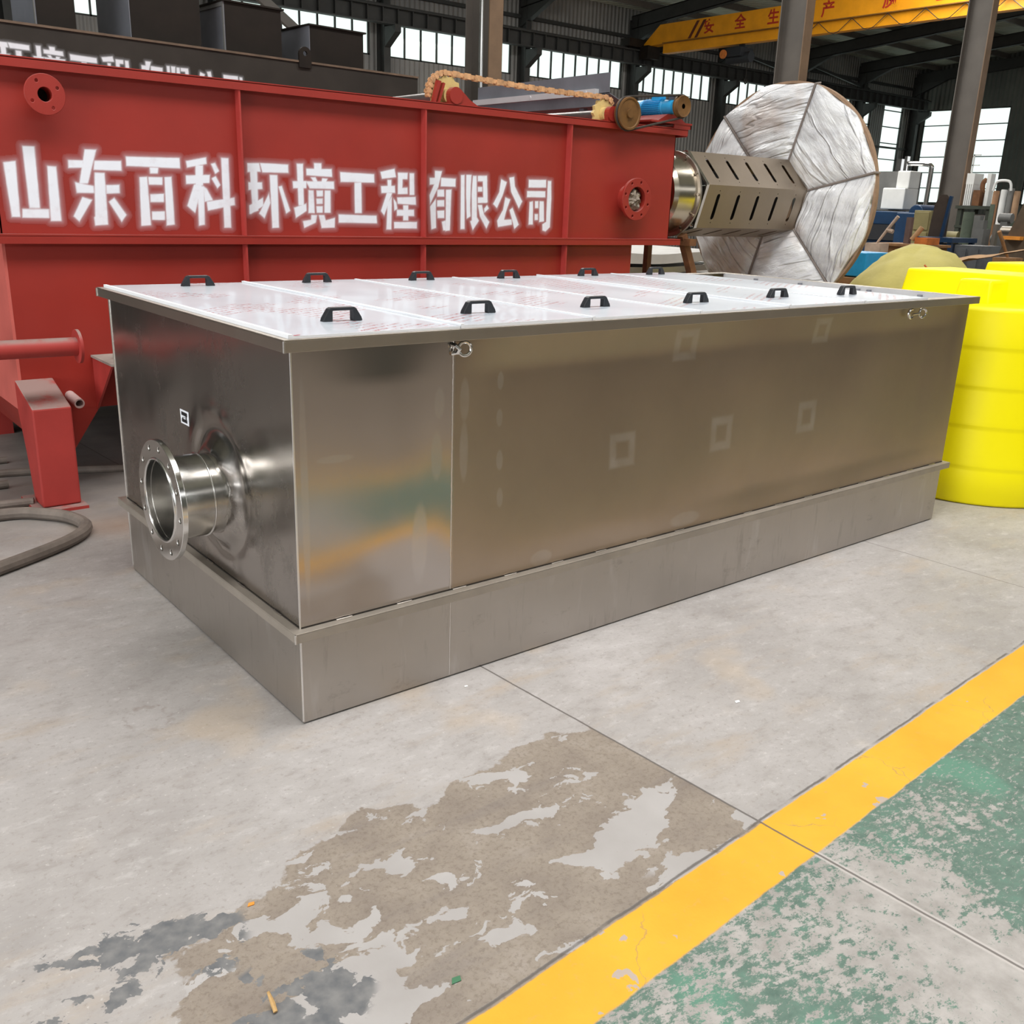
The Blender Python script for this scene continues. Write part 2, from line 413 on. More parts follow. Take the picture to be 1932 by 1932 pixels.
def m_steel_skirt():
    n, c, r = brushed('dull_stainless_skirt', (.49, .452, .415), .42, .1, True)
    M = n.M
    g = n.step(n.noise(7, 9, .72, n.scaled((.8, 1, 1.5))), .6, .72)
    c = n.mix(M('MULTIPLY', g, .5), c, (.3, .265, .24))
    s = n.step(n.noise(4, 6, .7, n.scaled((1, 1, 7))), .68, .72)
    c = n.mix(M('MULTIPLY', s, .6), c, (.24, .2, .17))
    d = n.step(n.noise(3, 4, .6, n.scaled((2.2, 2.2, .5), loc=(2, 1, 0))), .58, .72)
    k2 = n.step(n.noise(9, 6, .7, n.scaled((2.4, 2.4, .35), loc=(6, 1, 0))), .56, .7)
    c = n.mix(M('MULTIPLY', k2, .4), c, (.31, .28, .25))
    c = n.mix(M('MULTIPLY', d, .35), c, (.72, .71, .7))
    return n.set(color=c, rough=r, metal=1.0)
def m_plain_steel(name, col=(.62, .6, .57), rough=.25):
    n, c, r = brushed(name, col, rough, .1, True)
    return n.set(color=c, rough=r, metal=1.0)
STEEL_F = m_steel_front(); STEEL_E = m_steel_end(); STEEL_S = m_steel_skirt()
FLG = simple('dull_flange_steel', (.40, .355, .305), .5, metal=.65, var=.14, scale=7)
STEEL = m_plain_steel('stainless_trim', (.46, .41, .355), .38)
STEEL_B = m_plain_steel('bright_stainless', (.78, .77, .75), .16)
WELD = m_plain_steel('ground_weld', (.82, .81, .8), .22)
RED = simple('red_oxide_paint', lin(150, 42, 32), .5, var=.12, scale=2.2, bump=.05, dust=(*lin(172, 138, 132), .35))
RED_D = simple('dusty_red_paint', lin(168, 54, 48), .6, var=.14, scale=4, dust=(*lin(150, 128, 122), .95))
BLACK = simple('mill_scale_steel', lin(36, 30, 25), .6, metal=.1, var=.35, scale=3, dust=(*lin(60, 54, 48), .4), spec=.25)
BLACKT = simple('black_tank_steel', lin(54, 49, 44), .55, metal=.1, var=.3, scale=2.5, dust=(*lin(84, 72, 60), .6), spec=.3)
BLACKB = simple('dark_grey_steel', lin(118, 120, 127), .5, metal=.2, var=.2, scale=3)
RUST = simple('rusty_steel', lin(112, 74, 44), .75, var=.35, scale=12)
WOODB = simple('weathered_wood', lin(142, 104, 66), .8, var=.3, scale=9)
RUBBER = simple('dusty_hose_rubber', lin(112, 102, 94), .75, var=.25, scale=14)
BLKPL = simple('black_plastic', lin(38, 40, 44), .42, var=.1, scale=20)
WHITEP = simple('white_machine_paint', lin(225, 226, 224), .45, var=.06)
BLUEP = simple('blue_machine_paint', lin(18, 50, 82), .4, var=.25, scale=5)
SKYBLUE = simple('bright_blue_paint', lin(38, 150, 205), .4, var=.15, scale=8)
GREYM = simple('grey_machine_paint', lin(108, 108, 106), .5, var=.15)
GREYD = simple('dark_grey_paint', lin(62, 60, 56), .6, var=.2)
OLIVE = simple('olive_paint', lin(136, 126, 84), .6, var=.15)
CARD = simple('brown_cardboard', lin(168, 132, 94), .85, var=.12, scale=5)
ORANGE = simple('orange_rust', lin(186, 106, 44), .7, var=.3, scale=9)
STRUCT = simple('primer_steel', lin(94, 88, 82), .6, var=.15, scale=3)
STRUCTB = simple('brown_primer_steel', lin(124, 100, 78), .6, var=.2, scale=4)
DARKST = simple('dark_roof_steel', lin(52, 52, 50), .65, var=.2, scale=3)
YEL = simple('yellow_polyethylene', lin(255, 240, 2), .42, var=.02, scale=3, spec=.3)
CRANE = simple('crane_yellow_paint', lin(226, 150, 20), .45, var=.16, scale=2)

def m_wall(name, a, b, freq):
    n = NT(name)
    x, y, z = n.xyz(); s = n.M('SINE', n.M('MULTIPLY', n.M('ADD', x, y), freq))
    n.bump(s, .7, .03)
    c = n.ramp(n.noise(.8, 5), [(.3, a), (.7, b)])
    return n.set(color=c, rough=.6)
WALL = m_wall('ribbed_wall_sheet', lin(124, 122, 120), lin(150, 147, 142), 36)
WALLG = m_wall('green_grey_wall_sheet', lin(84, 88, 82), lin(104, 106, 98), 30)
ROOFM = m_wall('roof_sheet', lin(176, 180, 162), lin(206, 206, 188), 20)

def m_glass():
    n = NT('window_glass'); t = n.t
    tr = n.new('BsdfTransparent'); tr.inputs[0].default_value = (.93, 1, .96, 1)
    gl = n.new('BsdfGlossy'); gl.inputs['Roughness'].default_value = .1
    mx = n.new('MixShader'); mx.inputs[0].default_value = .04
    t.links.new(tr.outputs[0], mx.inputs[1]); t.links.new(gl.outputs[0], mx.inputs[2]); t.links.new(mx.outputs[0], n.out.inputs[0])
    return n.m
GLASS = m_glass()

# ------------------------------------------------------------------ hall
YW, XE = 24.25, 44.28
COLX = [-.2, 4.9, 9.9, 14.95, 20.2, 25.2, 30.0, 34.95, 39.4]
strips = []                       # window openings on the back wall: x0, x1, z0, z1, upright bars, level bars
for a, b in zip(COLX[:-1], COLX[1:]): strips.append((a+.32, b-.32, 5.55, 6.95, 7, 0))
strips += [(39.75, 40.75, 2.73, 6.95, 0, 5), (41.75, 43.4, 2.73, 6.95, 0, 5)]
wb = MB(); px = -12
for x0, x1, z0, z1, *_ in strips:
    wb.box(px, x0, YW, YW+.15, 0, 8.3); wb.box(x0, x1, YW, YW+.15, 0, z0); wb.box(x0, x1, YW, YW+.15, z1, 8.3); px = x1
wb.box(px, XE, YW, YW+.15, 0, 8.3)
struct(wb.build('wall_back', WALL, smooth=False))
ends = [(22.29, 23.72), (19.67, 21.18), (17.05, 18.56)]
we = MB(); py = YW
for y0, y1 in ends:
    we.box(XE, XE+.15, y1, py, 0, 9.3); we.box(XE, XE+.15, y0, y1, 0, 2.25); we.box(XE, XE+.15, y0, y1, 6.38, 9.3); py = y0
we.box(XE, XE+.15, -2, py, 0, 10.2)
struct(we.build('wall_right', WALLG, smooth=False))
wn = 0
def window(axis, a, b, z0, z1, nv, nh):
    global wn; wn += 1
    P = (lambda u, d, z: (u, YW+.05+d, z)) if axis == 'x' else (lambda u, d, z: (XE+.05+d, u, z))
    f = MB()
    def bar(u0, u1, w0, w1):
        p, q = P(u0, 0, w0), P(u1, .06, w1); f.box(min(p[0], q[0]), max(p[0], q[0]), min(p[1], q[1]), max(p[1], q[1]), w0, w1)
    bar(a, a+.05, z0, z1); bar(b-.05, b, z0, z1); bar(a, b, z0, z0+.05); bar(a, b, z1-.05, z1)
    for i in range(nv):
        u = a+(b-a)*(i+1)/(nv+1); bar(u-.02, u+.02, z0, z1)
    for i in range(nh):
        u = z0+(z1-z0)*(i+1)/(nh+1); bar(a, b, u-.02, u+.02)
    r = struct(f.build('window_%d' % wn, DARKST, smooth=False))
    g = MB(); p, q = P(a, .02, z0), P(b, .03, z1); g.box(min(p[0], q[0]), max(p[0], q[0]), min(p[1], q[1]), max(p[1], q[1]), z0, z1)
    g.build('pane', GLASS, r, smooth=False)
for s in strips: window('x', *s)
for y0, y1 in ends: window('y', y0, y1, 2.25, 6.38, 0, 5)
# pale buildings outside the windows
ob = MB().box(-10, 48, 60, 70, 0, 9.5).build('outside_building', simple('pale_outside_cladding', lin(222, 232, 230), .8, var=.03), smooth=False); struct(ob)
ob = MB().box(95, 105, 10, 40, 0, 7.5).build('outside_building', simple('pale_green_cladding', lin(205, 222, 216), .8, var=.03), smooth=False); struct(ob)

zr = lambda y: 8.15 + .085*(YW+.15-y) if y > -2 else 8.15+.085*(YW+2.15) + .085*(y+2)
rf = MB()
for ya, yb in ((YW+.15, -2), (-2, -14)):
    for t in (0, .06):
        pass
    rf.add([(-12, ya, zr(ya)), (46, ya, zr(ya)), (46, yb, zr(yb)), (-12, yb, zr(yb)), (-12, ya, zr(ya)+.08), (46, ya, zr(ya)+.08), (46, yb, zr(yb)+.08), (-12, yb, zr(yb)+.08)],
           [(0, 1, 2, 3), (4, 7, 6, 5), (0, 4, 5, 1), (2, 6, 7, 3), (1, 5, 6, 2), (0, 3, 7, 4)])
struct(rf.build('ceiling', ROOFM, smooth=False))
def structural(name, mb, mat, bevel=0): return struct(mb.build(name, mat, smooth=False, bevel=bevel))
y = 23.2
while y > -6:
    structural('roof_purlin', MB().beam((-12, y, zr(y)-.13), (46, y, zr(y)-.13), .07, .2), STRUCT); y -= 1.55
for X in COLX[1:] + [44.0]:
    b = MB(); 
    for k in (-.1, .1):
        b.beam((X+k, YW-.1, zr(YW-.1)-.46), (X+k, -2, zr(-2)-.46), .02, .42)
    b.beam((X, YW-.1, zr(YW-.1)-.66), (X, -2, zr(-2)-.66), .22, .03); b.beam((X, YW-.1, zr(YW-.1)-.26), (X, -2, zr(-2)-.26), .22, .03)
    b.prism([(X-.09, YW-.05, 7.75), (X-.09, YW-1.7, zr(YW-1.7)-.66), (X-.09, YW-.05, 6.95)], (.18, 0, 0))
    structural('roof_rafter', b, DARKST)
    c = MB(); c.box(X-.11, X+.11, YW-.42, YW-.39, 0, 7.8); c.box(X-.11, X+.11, YW-.05, YW-.01, 0, 7.8); c.box(X-.015, X+.015, YW-.4, YW-.03, 0, 7.8)
    c.prism([(X-.1, YW-.42, 6.28), (X-.1, YW-1.0, 6.28), (X-.1, YW-1.0, 6.1), (X-.1, YW-.42, 5.75)], (.2, 0, 0))
    structural('wall_column', c, DARKST)
# far sides of the hall, beyond the frame
wf = MB(); wf.box(-14, 46, -13.2, -13, 0, 5.2); wf.box(-14, 46, -13.2, -13, 6.9, 11.5); px = -14
for k in range(12): wf.box(-14+k*5, -13.4+k*5, -13.2, -13, 5.2, 6.9)
struct(wf.build('wall_front', WALLG, smooth=False))
wl = MB(); wl.box(-13.2, -13, -13, -7, 0, 11.5); wl.box(-13.2, -13, 3, 24.4, 0, 11.5); wl.box(-13.2, -13, -7, 3, 5.2, 11.5)
struct(wl.build('wall_left', WALLG, smooth=False))
rb = MB(); rb.box(-12, 44, 23.28, 23.62, 6.70, 6.74); rb.box(-12, 44, 23.33, 23.57, 6.29, 6.32); rb.box(-12, 44, 23.44, 23.46, 6.32, 6.70)
x = -11.5
while x < 44: rb.box(x, x+.03, 23.33, 23.44, 6.32, 6.70); x += .5
rb.box(-12, 44, 23.42, 23.48, 6.74, 6.80)
structural('crane_runway_beam', rb, DARKST)
structural('wall_girt', MB().box(-12, 44.2, YW-.14, YW-.02, 7.22, 7.32), DARKST)
structural('wall_girt', MB().box(39.6, 44.2, YW-.12, YW-.02, 4.6, 4.68), DARKST)
for X in (29.9, 34.9): structural('wall_brace', MB().beam((X, YW-.3, 7.5), (X+4.9, YW-.3, 6.9), .1, .1), DARKST)
em = NT('translucent_skylight'); em.b.inputs['Emission Color'].default_value = (.9, .97, .9, 1); em.b.inputs['Emission Strength'].default_value = .75; em.set(color=(.7, .75, .7), rough=.6)
for X in (17.7, 22.8, 27.6, 32.5, 37.2, 41.7):
    for Y in (15.4, 9.2):
        b = MB(); b.add([(X-.55, Y-1.2, zr(Y-1.2)-.02), (X+.55, Y-1.2, zr(Y-1.2)-.02), (X+.55, Y+1.2, zr(Y+1.2)-.02), (X-.55, Y+1.2, zr(Y+1.2)-.02), (X-.55, Y-1.2, zr(Y-1.2)+.1), (X+.55, Y-1.2, zr(Y-1.2)+.1), (X+.55, Y+1.2, zr(Y+1.2)+.1), (X-.55, Y+1.2, zr(Y+1.2)+.1)],
                        [(0, 1, 2, 3), (4, 7, 6, 5), (0, 4, 5, 1), (1, 5, 6, 2), (2, 6, 7, 3), (3, 7, 4, 0)])
        structural('roof_skylight', b, em.m)
# front column line
for X in (5.35, 10.52, 15.31):
    b = MB(); Y = 6.32
    b.box(X-.085, X+.085, Y+.185, Y+.2, 0, zr(Y)-.3); b.box(X-.007, X+.007, Y-.2, Y+.185, 0, zr(Y)-.3)
    b.cur = 1; b.box(X-.085, X+.085, Y-.215, Y-.2, 0, zr(Y)-.3)
    b.cur = 0; b.box(X-.12, X+.12, Y-.24, Y+.24, 0, .02)
    struct(b.build('steel_column', [STRUCT, STRUCTB], smooth=False))
structural('cable_conduit', MB().cyl((5.1, 6.02, .0), (5.1, 6.02, 9.2), .022, 10), STEEL_B)
structural('steel_brace', MB().beam((3.5, 9.4, 4.35), (4.95, 9.0, 3.2), .1, .1), STRUCT)

# overhead crane across the bay
cr = thing('bridge_crane', 'yellow overhead bridge crane girder with red characters under the roof', 'crane', (25, 17, 6.55))
g = MB(); X = 25
g.prism([(X-.2, 23.3, 6.83), (X-.2, 22.5, 7.45), (X-.2, 3, 7.45), (X-.2, 3, 6.86), (X-.2, 22.3, 6.86)], (.4, 0, 0))
g.build('girder', CRANE, cr, smooth=False)
MB().box(X-.14, X+.14, 3, 22.35, 6.56, 6.86).build('lower_flange', CRANE, cr, smooth=False)
MB().box(X-.26, X+.26, 3, 22.3, 6.85, 6.875).build('flange_rail', simple('worn_crane_edge', lin(120, 82, 26), .6), cr, smooth=False)
e = MB(); e.box(X-.9, X+.9, 23.2, 23.62, 6.80, 7.05); e.cyl((X-.7, 23.35, 6.88), (X-.7, 23.55, 6.88), .12); e.cyl((X+.7, 23.35, 6.88), (X+.7, 23.55, 6.88), .12)
e.box(X-.3, X+.3, 22.9, 23.3, 6.45, 6.85)
e.build('end_carriage', BLACK, cr, smooth=False)
h = MB()
for k in (0, .28): h.prism([(X-.21, 21.1-k, 6.9), (X-.21, 21.22-k, 6.9), (X-.21, 21.0-k-.12, 7.4), (X-.21, 20.88-k-.12, 7.4)], (.006, 0, 0))
h.build('hazard_stripe', simple('dark_red_stripe', lin(92, 40, 24), .5), cr, smooth=False)
TXT = simple('red_character_paint', lin(170, 44, 26), .5)
def glyph(ch, name, M, mat, parent, scale):
    cu = bpy.data.curves.new(name, 'FONT'); cu.body = ch; cu.size = scale; cu.extrude = .002; cu.offset = .010; cu.align_x = 'CENTER'
    t = bpy.data.objects.new(name, cu); C.objects.link(t)
    bpy.context.view_layer.update()
    me = bpy.data.meshes.new_from_object(t.evaluated_get(bpy.context.evaluated_depsgraph_get()))
    bpy.data.objects.remove(t); me.transform(M); me.materials.clear(); me.materials.append(mat)
    for pl in me.polygons: pl.material_index = 0
    o = bpy.data.objects.new(name, me); C.objects.link(o); o.parent = parent
    return o
for ch, Y in zip('安全生产质量第一', (20.35, 19.1, 17.85, 15.95, 14.0, 12.45, 10.9, 9.4)):
    M_ = Matrix(((0, 0, -1, -.203), (-1, 0, 0, Y-17), (0, 1, 0, 7.02-6.55), (0, 0, 0, 1)))
    glyph(ch, 'character', M_, TXT, cr, .44)
hk = MB(); hk.box(X-.3, X+.3, 18.9, 19.5, 6.2, 6.45); hk.cyl((X, 18.7, 6.18), (X, 19.6, 6.18), .16); hk.beam((X, 19.1, 6.4), (X, 19.1, 6.56), .06, .2, (0, 1, 0))
hk.build('hoist', BLKPL, cr, smooth=False)
MB().cyl((X-.32, 19.55, 6.28), (X-.36, 19.55, 6.28), .13).build('hoist_motor_cover', ORANGE, cr)
hl = MB(); hl.tube([(X, 18.85, 6.1), (X, 18.83, 5.6)], .012, 6); hl.tube([(X+math.sin(a)*.06, 18.83, 5.5-.09*math.cos(a)) for a in [i*.35-2.2 for i in range(14)]], .02, 6)
hl.build('hook', BLACK, cr)
fb = MB(); y = 17.3
while y > 8:
    fb.tube([(X-.24, y, 6.84), (X-.24, y-.38, 6.55), (X-.24, y-.55, 6.49), (X-.24, y-.72, 6.55), (X-.24, y-1.1, 6.84)], .010, 6); y -= 1.1
fb.build('festoon_cable', BLKPL, cr)

# ------------------------------------------------------------------ long stainless tank
L, W_, ZB, ZT, ZR, HT = 3.78, 1.60, .296, .326, 1.165, 1.2
tk = thing('steel_tank', 'long brushed stainless steel tank with flanged inlet pipe and lidded top', 'tank', (1.89, .8, 0))
def front(u, v):
    x = u*L; z = ZT + v*(ZR-ZT); e = min(1, 12*u*(1-u))*min(1, 9*v*(1-v))
    e *= 1 - .75*math.exp(-((x-.55)/.07)**2)
    d = .012*nz(x*.9+3.1, z*1.3) + .006*nz(x*2.1, z*1.9+4)
    if x > .55: d += .022*v*(2-v)*min(1, (x-.55)/.25)*min(1, (L-x)/.12)*v**.3
    if x < .55: d += -.012*math.sin(PI*x/.55)*math.sin(PI*v)
    return (x, d*e if x < .55 else d*max(e, .0) + 0.0, z)
MB().grid(front, 150, 40).build('front_panel', STEEL_F, tk, ang=60)
PY, PZ, PR = .545, .626, .1365
def endp(u, v):
    y = u*W_; z = ZT + v*(ZR-ZT); r = math.hypot(y-PY, z-PZ); a = math.atan2(z-PZ, y-PY)
    e = min(1, 14*u*(1-u))*min(1, 9*v*(1-v))
    d = .009*nz(y*1.7+9, z*1.7) + .004*nz(y*4, z*4, 2)
    lump = .6 + .55*nz(math.cos(a)*1.6, math.sin(a)*1.6, 5) + .35*nz(math.cos(a)*4, math.sin(a)*4, r*14)
    d -= .045*math.exp(-((r-PR)/.045)**2)*(.55+.5*lump) + .016*math.exp(-((r-.25)/.05)**2)*max(0, lump-.2)
    d += .014*math.exp(-((r-.21)/.03)**2)*lump
    return (d*e, y, z)
MB().grid(endp, 120, 74).build('end_panel', STEEL_E, tk, ang=80)
b = MB(); b.add([(0, W_, ZT), (L, W_, ZT), (L, W_, ZR), (0, W_, ZR), (L, 0, ZT), (L, 0, ZR)], [(0, 1, 2, 3), (1, 4, 5, 2)])
b.build('rear_panel', STEEL_F, tk, smooth=False)
b = MB(); b.box(0, L, 0, .003, .006, ZB); b.box(0, L, W_-.003, W_, .006, ZB); b.box(0, .003, .003, W_-.003, .006, ZB); b.box(L-.003, L, .003, W_-.003, .006, ZB)
b.box(.01, L-.01, .01, W_-.01, 0, .02)
b.build('base_skirt', STEEL_S, tk, smooth=False)
def angle_ring(name, o, z0, z1, mat, lip=.004, inner=0.0):
    q = MB(); t = .004
    # horizontal leg
    for x0, x1, y0, y1 in ((-o, L+o, -o, inner), (-o, L+o, W_-inner, W_+o), (-o, inner, inner, W_-inner), (L-inner, L+o, inner, W_-inner)): q.box(x0, x1, y0, y1, z1-t, z1)
    # upright leg
    q.box(-o+.004, L+o, -o, -o+t, z0, z1-t); q.box(-o, L+o, W_+o-t, W_+o, z0, z1-t)
    q.box(-o, -o+t, -o-.004, W_+o-t, z0, z1-t); q.box(L+o-t, L+o, -o+t, W_+o-t, z0, z1-t)
    return q.build(name, mat, tk, smooth=False, bevel=.0012)
angle_ring('base_flange', .031, ZB-.001, ZT, FLG, inner=.012)
angle_ring('top_rim', .034, ZR, HT, STEEL, inner=.03)
for p_ in ([(-.001, -.001, .012), (-.001, -.001, ZB)], [(-.001, -.001, ZT), (-.001, -.001, ZR)], [(-.001, W_, .02), (-.001, W_, ZR)]):
    MB().tube(p_, .003, 8).build('corner_weld', WELD, tk)  # bright beads put on the corner edges for their white highlight
b = MB()
pts = [(.551 + .0015*nz(0, i*.7), -.0005, ZT+.005 + i*(ZR-ZT-.01)/60) for i in range(61)]
b.tube(pts, .0022, 6); b.build('seam_weld', WELD, tk)
MB().tube([(.553, -.0005, .01), (.553, -.0005, ZB-.004)], .0015, 6).build('seam_weld', WELD, tk)
MB().box(.0, L, -.0022, -.0008, ZT, ZT+.0035).build('joint_gap', simple('dark_joint_gap', lin(40, 34, 28), .8), tk, smooth=False)  # dark strip standing in for the shaded gap above the flange
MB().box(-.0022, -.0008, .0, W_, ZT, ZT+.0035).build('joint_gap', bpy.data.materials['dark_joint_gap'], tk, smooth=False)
WELD_D = m_plain_steel('dull_weld', (.5, .46, .42), .4)
for k in range(17):
    x = .12 + k*.22 + .03*nz(k, 3); MB().tube([(x, -.004, ZT+.001), (x+.03, -.006, ZT+.002), (x+.055, -.004, ZT+.001)], .003, 6).build('stitch_weld', WELD_D, tk)
for k in range(6): MB().tube([(-.004, .12+k*.27, ZT+.001), (-.006, .15+k*.27, ZT+.002), (-.004, .175+k*.27, ZT+.001)], .003, 6).build('stitch_weld', WELD_D, tk)
# inlet pipe
b = MB(); D = -.19
b.pipe((D, PY, PZ), (-.075, PY, PZ), PR, PR-.006, 64); b.pipe((-.078, PY, PZ), (.25, PY, PZ), PR-.003, PR-.009, 64)
b.lathe((-.078, PY, PZ), (1, 0, 0), [(-.003, PR), (-.001, PR+.003), (.002, PR+.003), (.004, PR)], 64, True)
ip = b.build('inlet_pipe', m_plain_steel('rolled_pipe_steel', (.7, .69, .66), .2), tk)
b = MB(); holes = [circ(0, 0, PR-.004, 56)[::-1]] + [circ(.172*math.cos(2*PI*k/12+.13), .172*math.sin(2*PI*k/12+.13), .0095, 12) for k in range(12)]
b.holed(circ(0, 0, .197, 72), holes, (D, PY, PZ), (0, 1, 0), (0, 0, 1), (-.018, 0, 0))
pf = b.build('pipe_flange', STEEL_B, ip, bevel=.0015)
b = MB(); b.lathe((D-.018, PY, PZ), (-1, 0, 0), [(-.004, PR-.005), (.003, PR-.003), (.004, PR+.006), (-.002, PR+.012)], 64)
b2 = MB(); b2.tube([(D-.019 + .0012*nz(i*.5, 1), PY+(PR-.001)*math.cos(i*PI/36), PZ+(PR-.001)*math.sin(i*PI/36)) for i in range(72)], .004, 8, True)
b2.build('weld_ring', WELD, ip)
MB().tube([(-.078, PY+(PR+.001)*math.cos(i*PI/36), PZ+(PR+.001)*math.sin(i*PI/36)) for i in range(72)], .0028, 8, True).build('weld_ring', WELD, ip)
# inner baffles glimpsed through the pipe
b = MB()
for k in range(3): b.box(.5, 1.4, .1, 1.3, .52+k*.05, .525+k*.05)
b.box(1.4, 1.41, .05, 1.5, .35, 1.1)
b.build('inner_baffle', STEEL_E, tk, smooth=False)
MB().box(.01, L-.01, .01, W_-.01, .33, .335).build('inner_bottom', STEEL_E, tk, smooth=False)
# sticker
def on_end(y0, y1, z0, z1, off):
    q = MB(); q.grid(lambda u, v: (endp((y0+u*(y1-y0))/W_, (z0+v*(z1-z0)-ZT)/(ZR-ZT))[0]-off, y0+u*(y1-y0), z0+v*(z1-z0)), 8, 8); return q
sk = on_end(.806, .884, .792, .843, .0012).build('label_sticker', simple('sticker_white', lin(236, 238, 244), .5, var=.02), tk, smooth=False)
ink = MB()
for y0, y1, z0, z1 in ((.820, .872, .823, .836), (.822, .872, .799, .811), (.826, .836, .811, .823), (.858, .866, .811, .816), (.846, .85, .814, .820)):
    g_ = on_end(y0, y1, z0, z1, .0022); ink.add(g_.v, g_.f)
ink.build('sticker_print', simple('sticker_black', lin(24, 24, 28), .5, var=.05), sk, smooth=False)
# lifting rings under the rim
def ring(cx, cz, r, wire, tilt):
    return [Vector((cx, -.022, cz)) + Vector((math.cos(a)*r*math.cos(tilt), math.cos(a)*r*math.sin(tilt), math.sin(a)*r)) for a in [i*PI/14 for i in range(28)]]
for cx in (.578, 3.29):
    q = MB(); q.tube(ring(cx, 1.137, .021, .005, -.25), .0052, 10, True)
    lr = q.build('lifting_ring', STEEL_B, tk)
    q = MB()
    if cx < 1: q.tube([(cx-.035, -.002, 1.150), (cx-.03, -.018, 1.148), (cx-.02, -.024, 1.138), (cx-.024, -.016, 1.126), (cx-.034, -.002, 1.122)], .007, 8)
    else: q.tube([Vector((cx-.09, -.014, 1.137)) + Vector((math.cos(a)*.021, 0, math.sin(a)*.021)) for a in [PI*.35+i*PI/10 for i in range(15)]], .006, 8); q.tube([(cx-.07, -.012, 1.132), (cx-.02, -.02, 1.136)], .005, 8)
    q.build('ring_lug', STEEL_B, tk)
# recess at the far end
b = MB(); b.box(3.345, L-.004, .03, W_-.03, 1.150, 1.156); b.box(3.335, 3.345, .03, W_-.03, 1.13, 1.196)
b.box(L-.06, L-.03, .03, W_-.03, 1.156, 1.172)
b.build('end_ledge', m_plain_steel('polished_ledge', (.82, .82, .83), .12), tk, smooth=False)
MB().box(L-.034, L-.0302, .02, W_-.02, 1.157, 1.199).build('rim_lining', simple('pale_rim_lining', (.62, .62, .63), .4, metal=.3, var=.06), tk, smooth=False)
for p_ in ([(-.0345, -.0345, ZR), (-.0345, -.0345, HT-.003)], [(-.0345, W_+.0345, ZR), (-.0345, W_+.0345, HT-.003)], [(-.0315, -.0315, ZB), (-.0315, -.0315, ZT)]): MB().tube(p_, .003, 8).build('rim_corner', WELD, tk)
for y in (.25, .55, .62, 1.0, 1.32): MB().cyl((L-.045, y, 1.172), (L-.045, y, 1.186), .014, 6).build('ledge_bolt', BLACKB, tk, smooth=False)
# lids under protective film
PU, PV = math.cos(math.radians(31)), math.sin(math.radians(31))
def m_film():
    n = NT('white_protective_film'); M = n.M
    x, y, z = n.xyz()
    c = n.ramp(n.noise(2.2, 5), [(.3, lin(186, 194, 204)), (.7, lin(206, 213, 221))])
    oi = n.new('ObjectInfo'); rnd = oi.outputs['Random']
    # rows of faint slanting red print
    u = M('ADD', M('MULTIPLY', x, PU), M('MULTIPLY', y, PV)); v = M('ADD', M('MULTIPLY', x, -PV), M('MULTIPLY', y, PU))
    cv = n.new('CombineXYZ'); n.put(cv.inputs[0], u); n.put(cv.inputs[1], v); n.put(cv.inputs[2], M('MULTIPLY', rnd, 9))
    row = M('FRACT', M('MULTIPLY', v, 30))
    rowm = M('MULTIPLY', n.step(row, .22, .3), n.step(row, .66, .58))
    ch = n.step(n.noise(60, 3, .6, n.scaled((2.3, 1.0, 1), vec=cv.outputs[0])), .5, .54)
    patch = n.step(n.noise(2.6, 1, .4, n.scaled((1.0, 1.5, 1), vec=cv.outputs[0])), .53, .56)
    pr = M('MULTIPLY', M('MULTIPLY', rowm, ch), M('MULTIPLY', patch, .95))
    c = n.mix(pr, c, lin(160, 48, 52))
    tinyb = n.step(n.noise(90, 1, .5), .84, .86)
    c = n.mix(M('MULTIPLY', tinyb, .0), c, lin(60, 60, 60))
    n.bump(n.noise(2.4, 3, .5), .06, .02)
    return n.set(color=c, rough=.32, spec=.45, coat=.32, coatr=.05)
FILM = m_film(); EDGE = simple('film_edge_white', lin(240, 242, 246), .4, var=.02)
xs = [-.012, .566, 1.122, 1.68, 2.235, 2.79, 3.335]
hx = [.297, .828, 1.381, 1.955, 2.504, 3.05]; hxb = [.33, .871, 1.425, 1.957, 2.51, 3.043]
def handle(q, cx, cy, z):
    w2, h, t, lg = .0695, .043, .0125, .034
    prof = [(-w2, 0), (-w2+.004, .012), (-w2+.022, h-.004), (-w2+.03, h), (w2-.03, h), (w2-.022, h-.004), (w2-.004, .012), (w2, 0),
            (w2-lg, 0), (w2-lg, h-.010), (-w2+lg, h-.010), (-w2+lg, 0)]
    q.prism([(cx+a, cy-t, z+c) for a, c in prof], (0, 2*t, 0))
ordn = ['the end with the pipe', 'second from the pipe end', 'third from the pipe end', 'fourth from the pipe end', 'fifth from the pipe end', 'the bolted ledge at the far end']
for i in range(6):
    x0, x1 = xs[i]+.002, xs[i+1]-.002; zt = HT + .0068 + .0012*((i*5) % 3)
    lab = ('white filmed steel lid on the tank nearest %s' if i in (0, 5) else 'white filmed steel lid on the tank, %s') % ordn[i]
    root = thing('tank_lid', lab, 'lid', ((x0+x1)/2, .8, HT), 'lids on the stainless tank')
    def lidf(u, v, x0=x0, x1=x1, zt=zt, i=i):
        return (x0+u*(x1-x0), -.014+v*1.632, zt + .003*nz(u*2+i*3, v*3)*min(1, 8*u*(1-u))*min(1, 12*v*(1-v)))
    q = MB(); q.grid(lidf, 14, 30)
    q.build('lid_panel', FILM, root, ang=60)
    q = MB(); q.box(x0, x1, -.015, -.013, HT, zt); q.box(x0, x1, 1.617, 1.619, HT, zt); q.box(x0, x0+.012, -.0145, 1.6185, HT, zt+.0042); q.box(x1-.002, x1, -.014, 1.618, HT, zt)
    q.build('folded_edge', EDGE, root, smooth=False)
    for cx, cy in ((hx[i], .247), (hxb[i], 1.505)):
        q = MB(); handle(q, cx, cy, zt-.001); q.build('handle', BLKPL, root, smooth=False, bevel=.003)
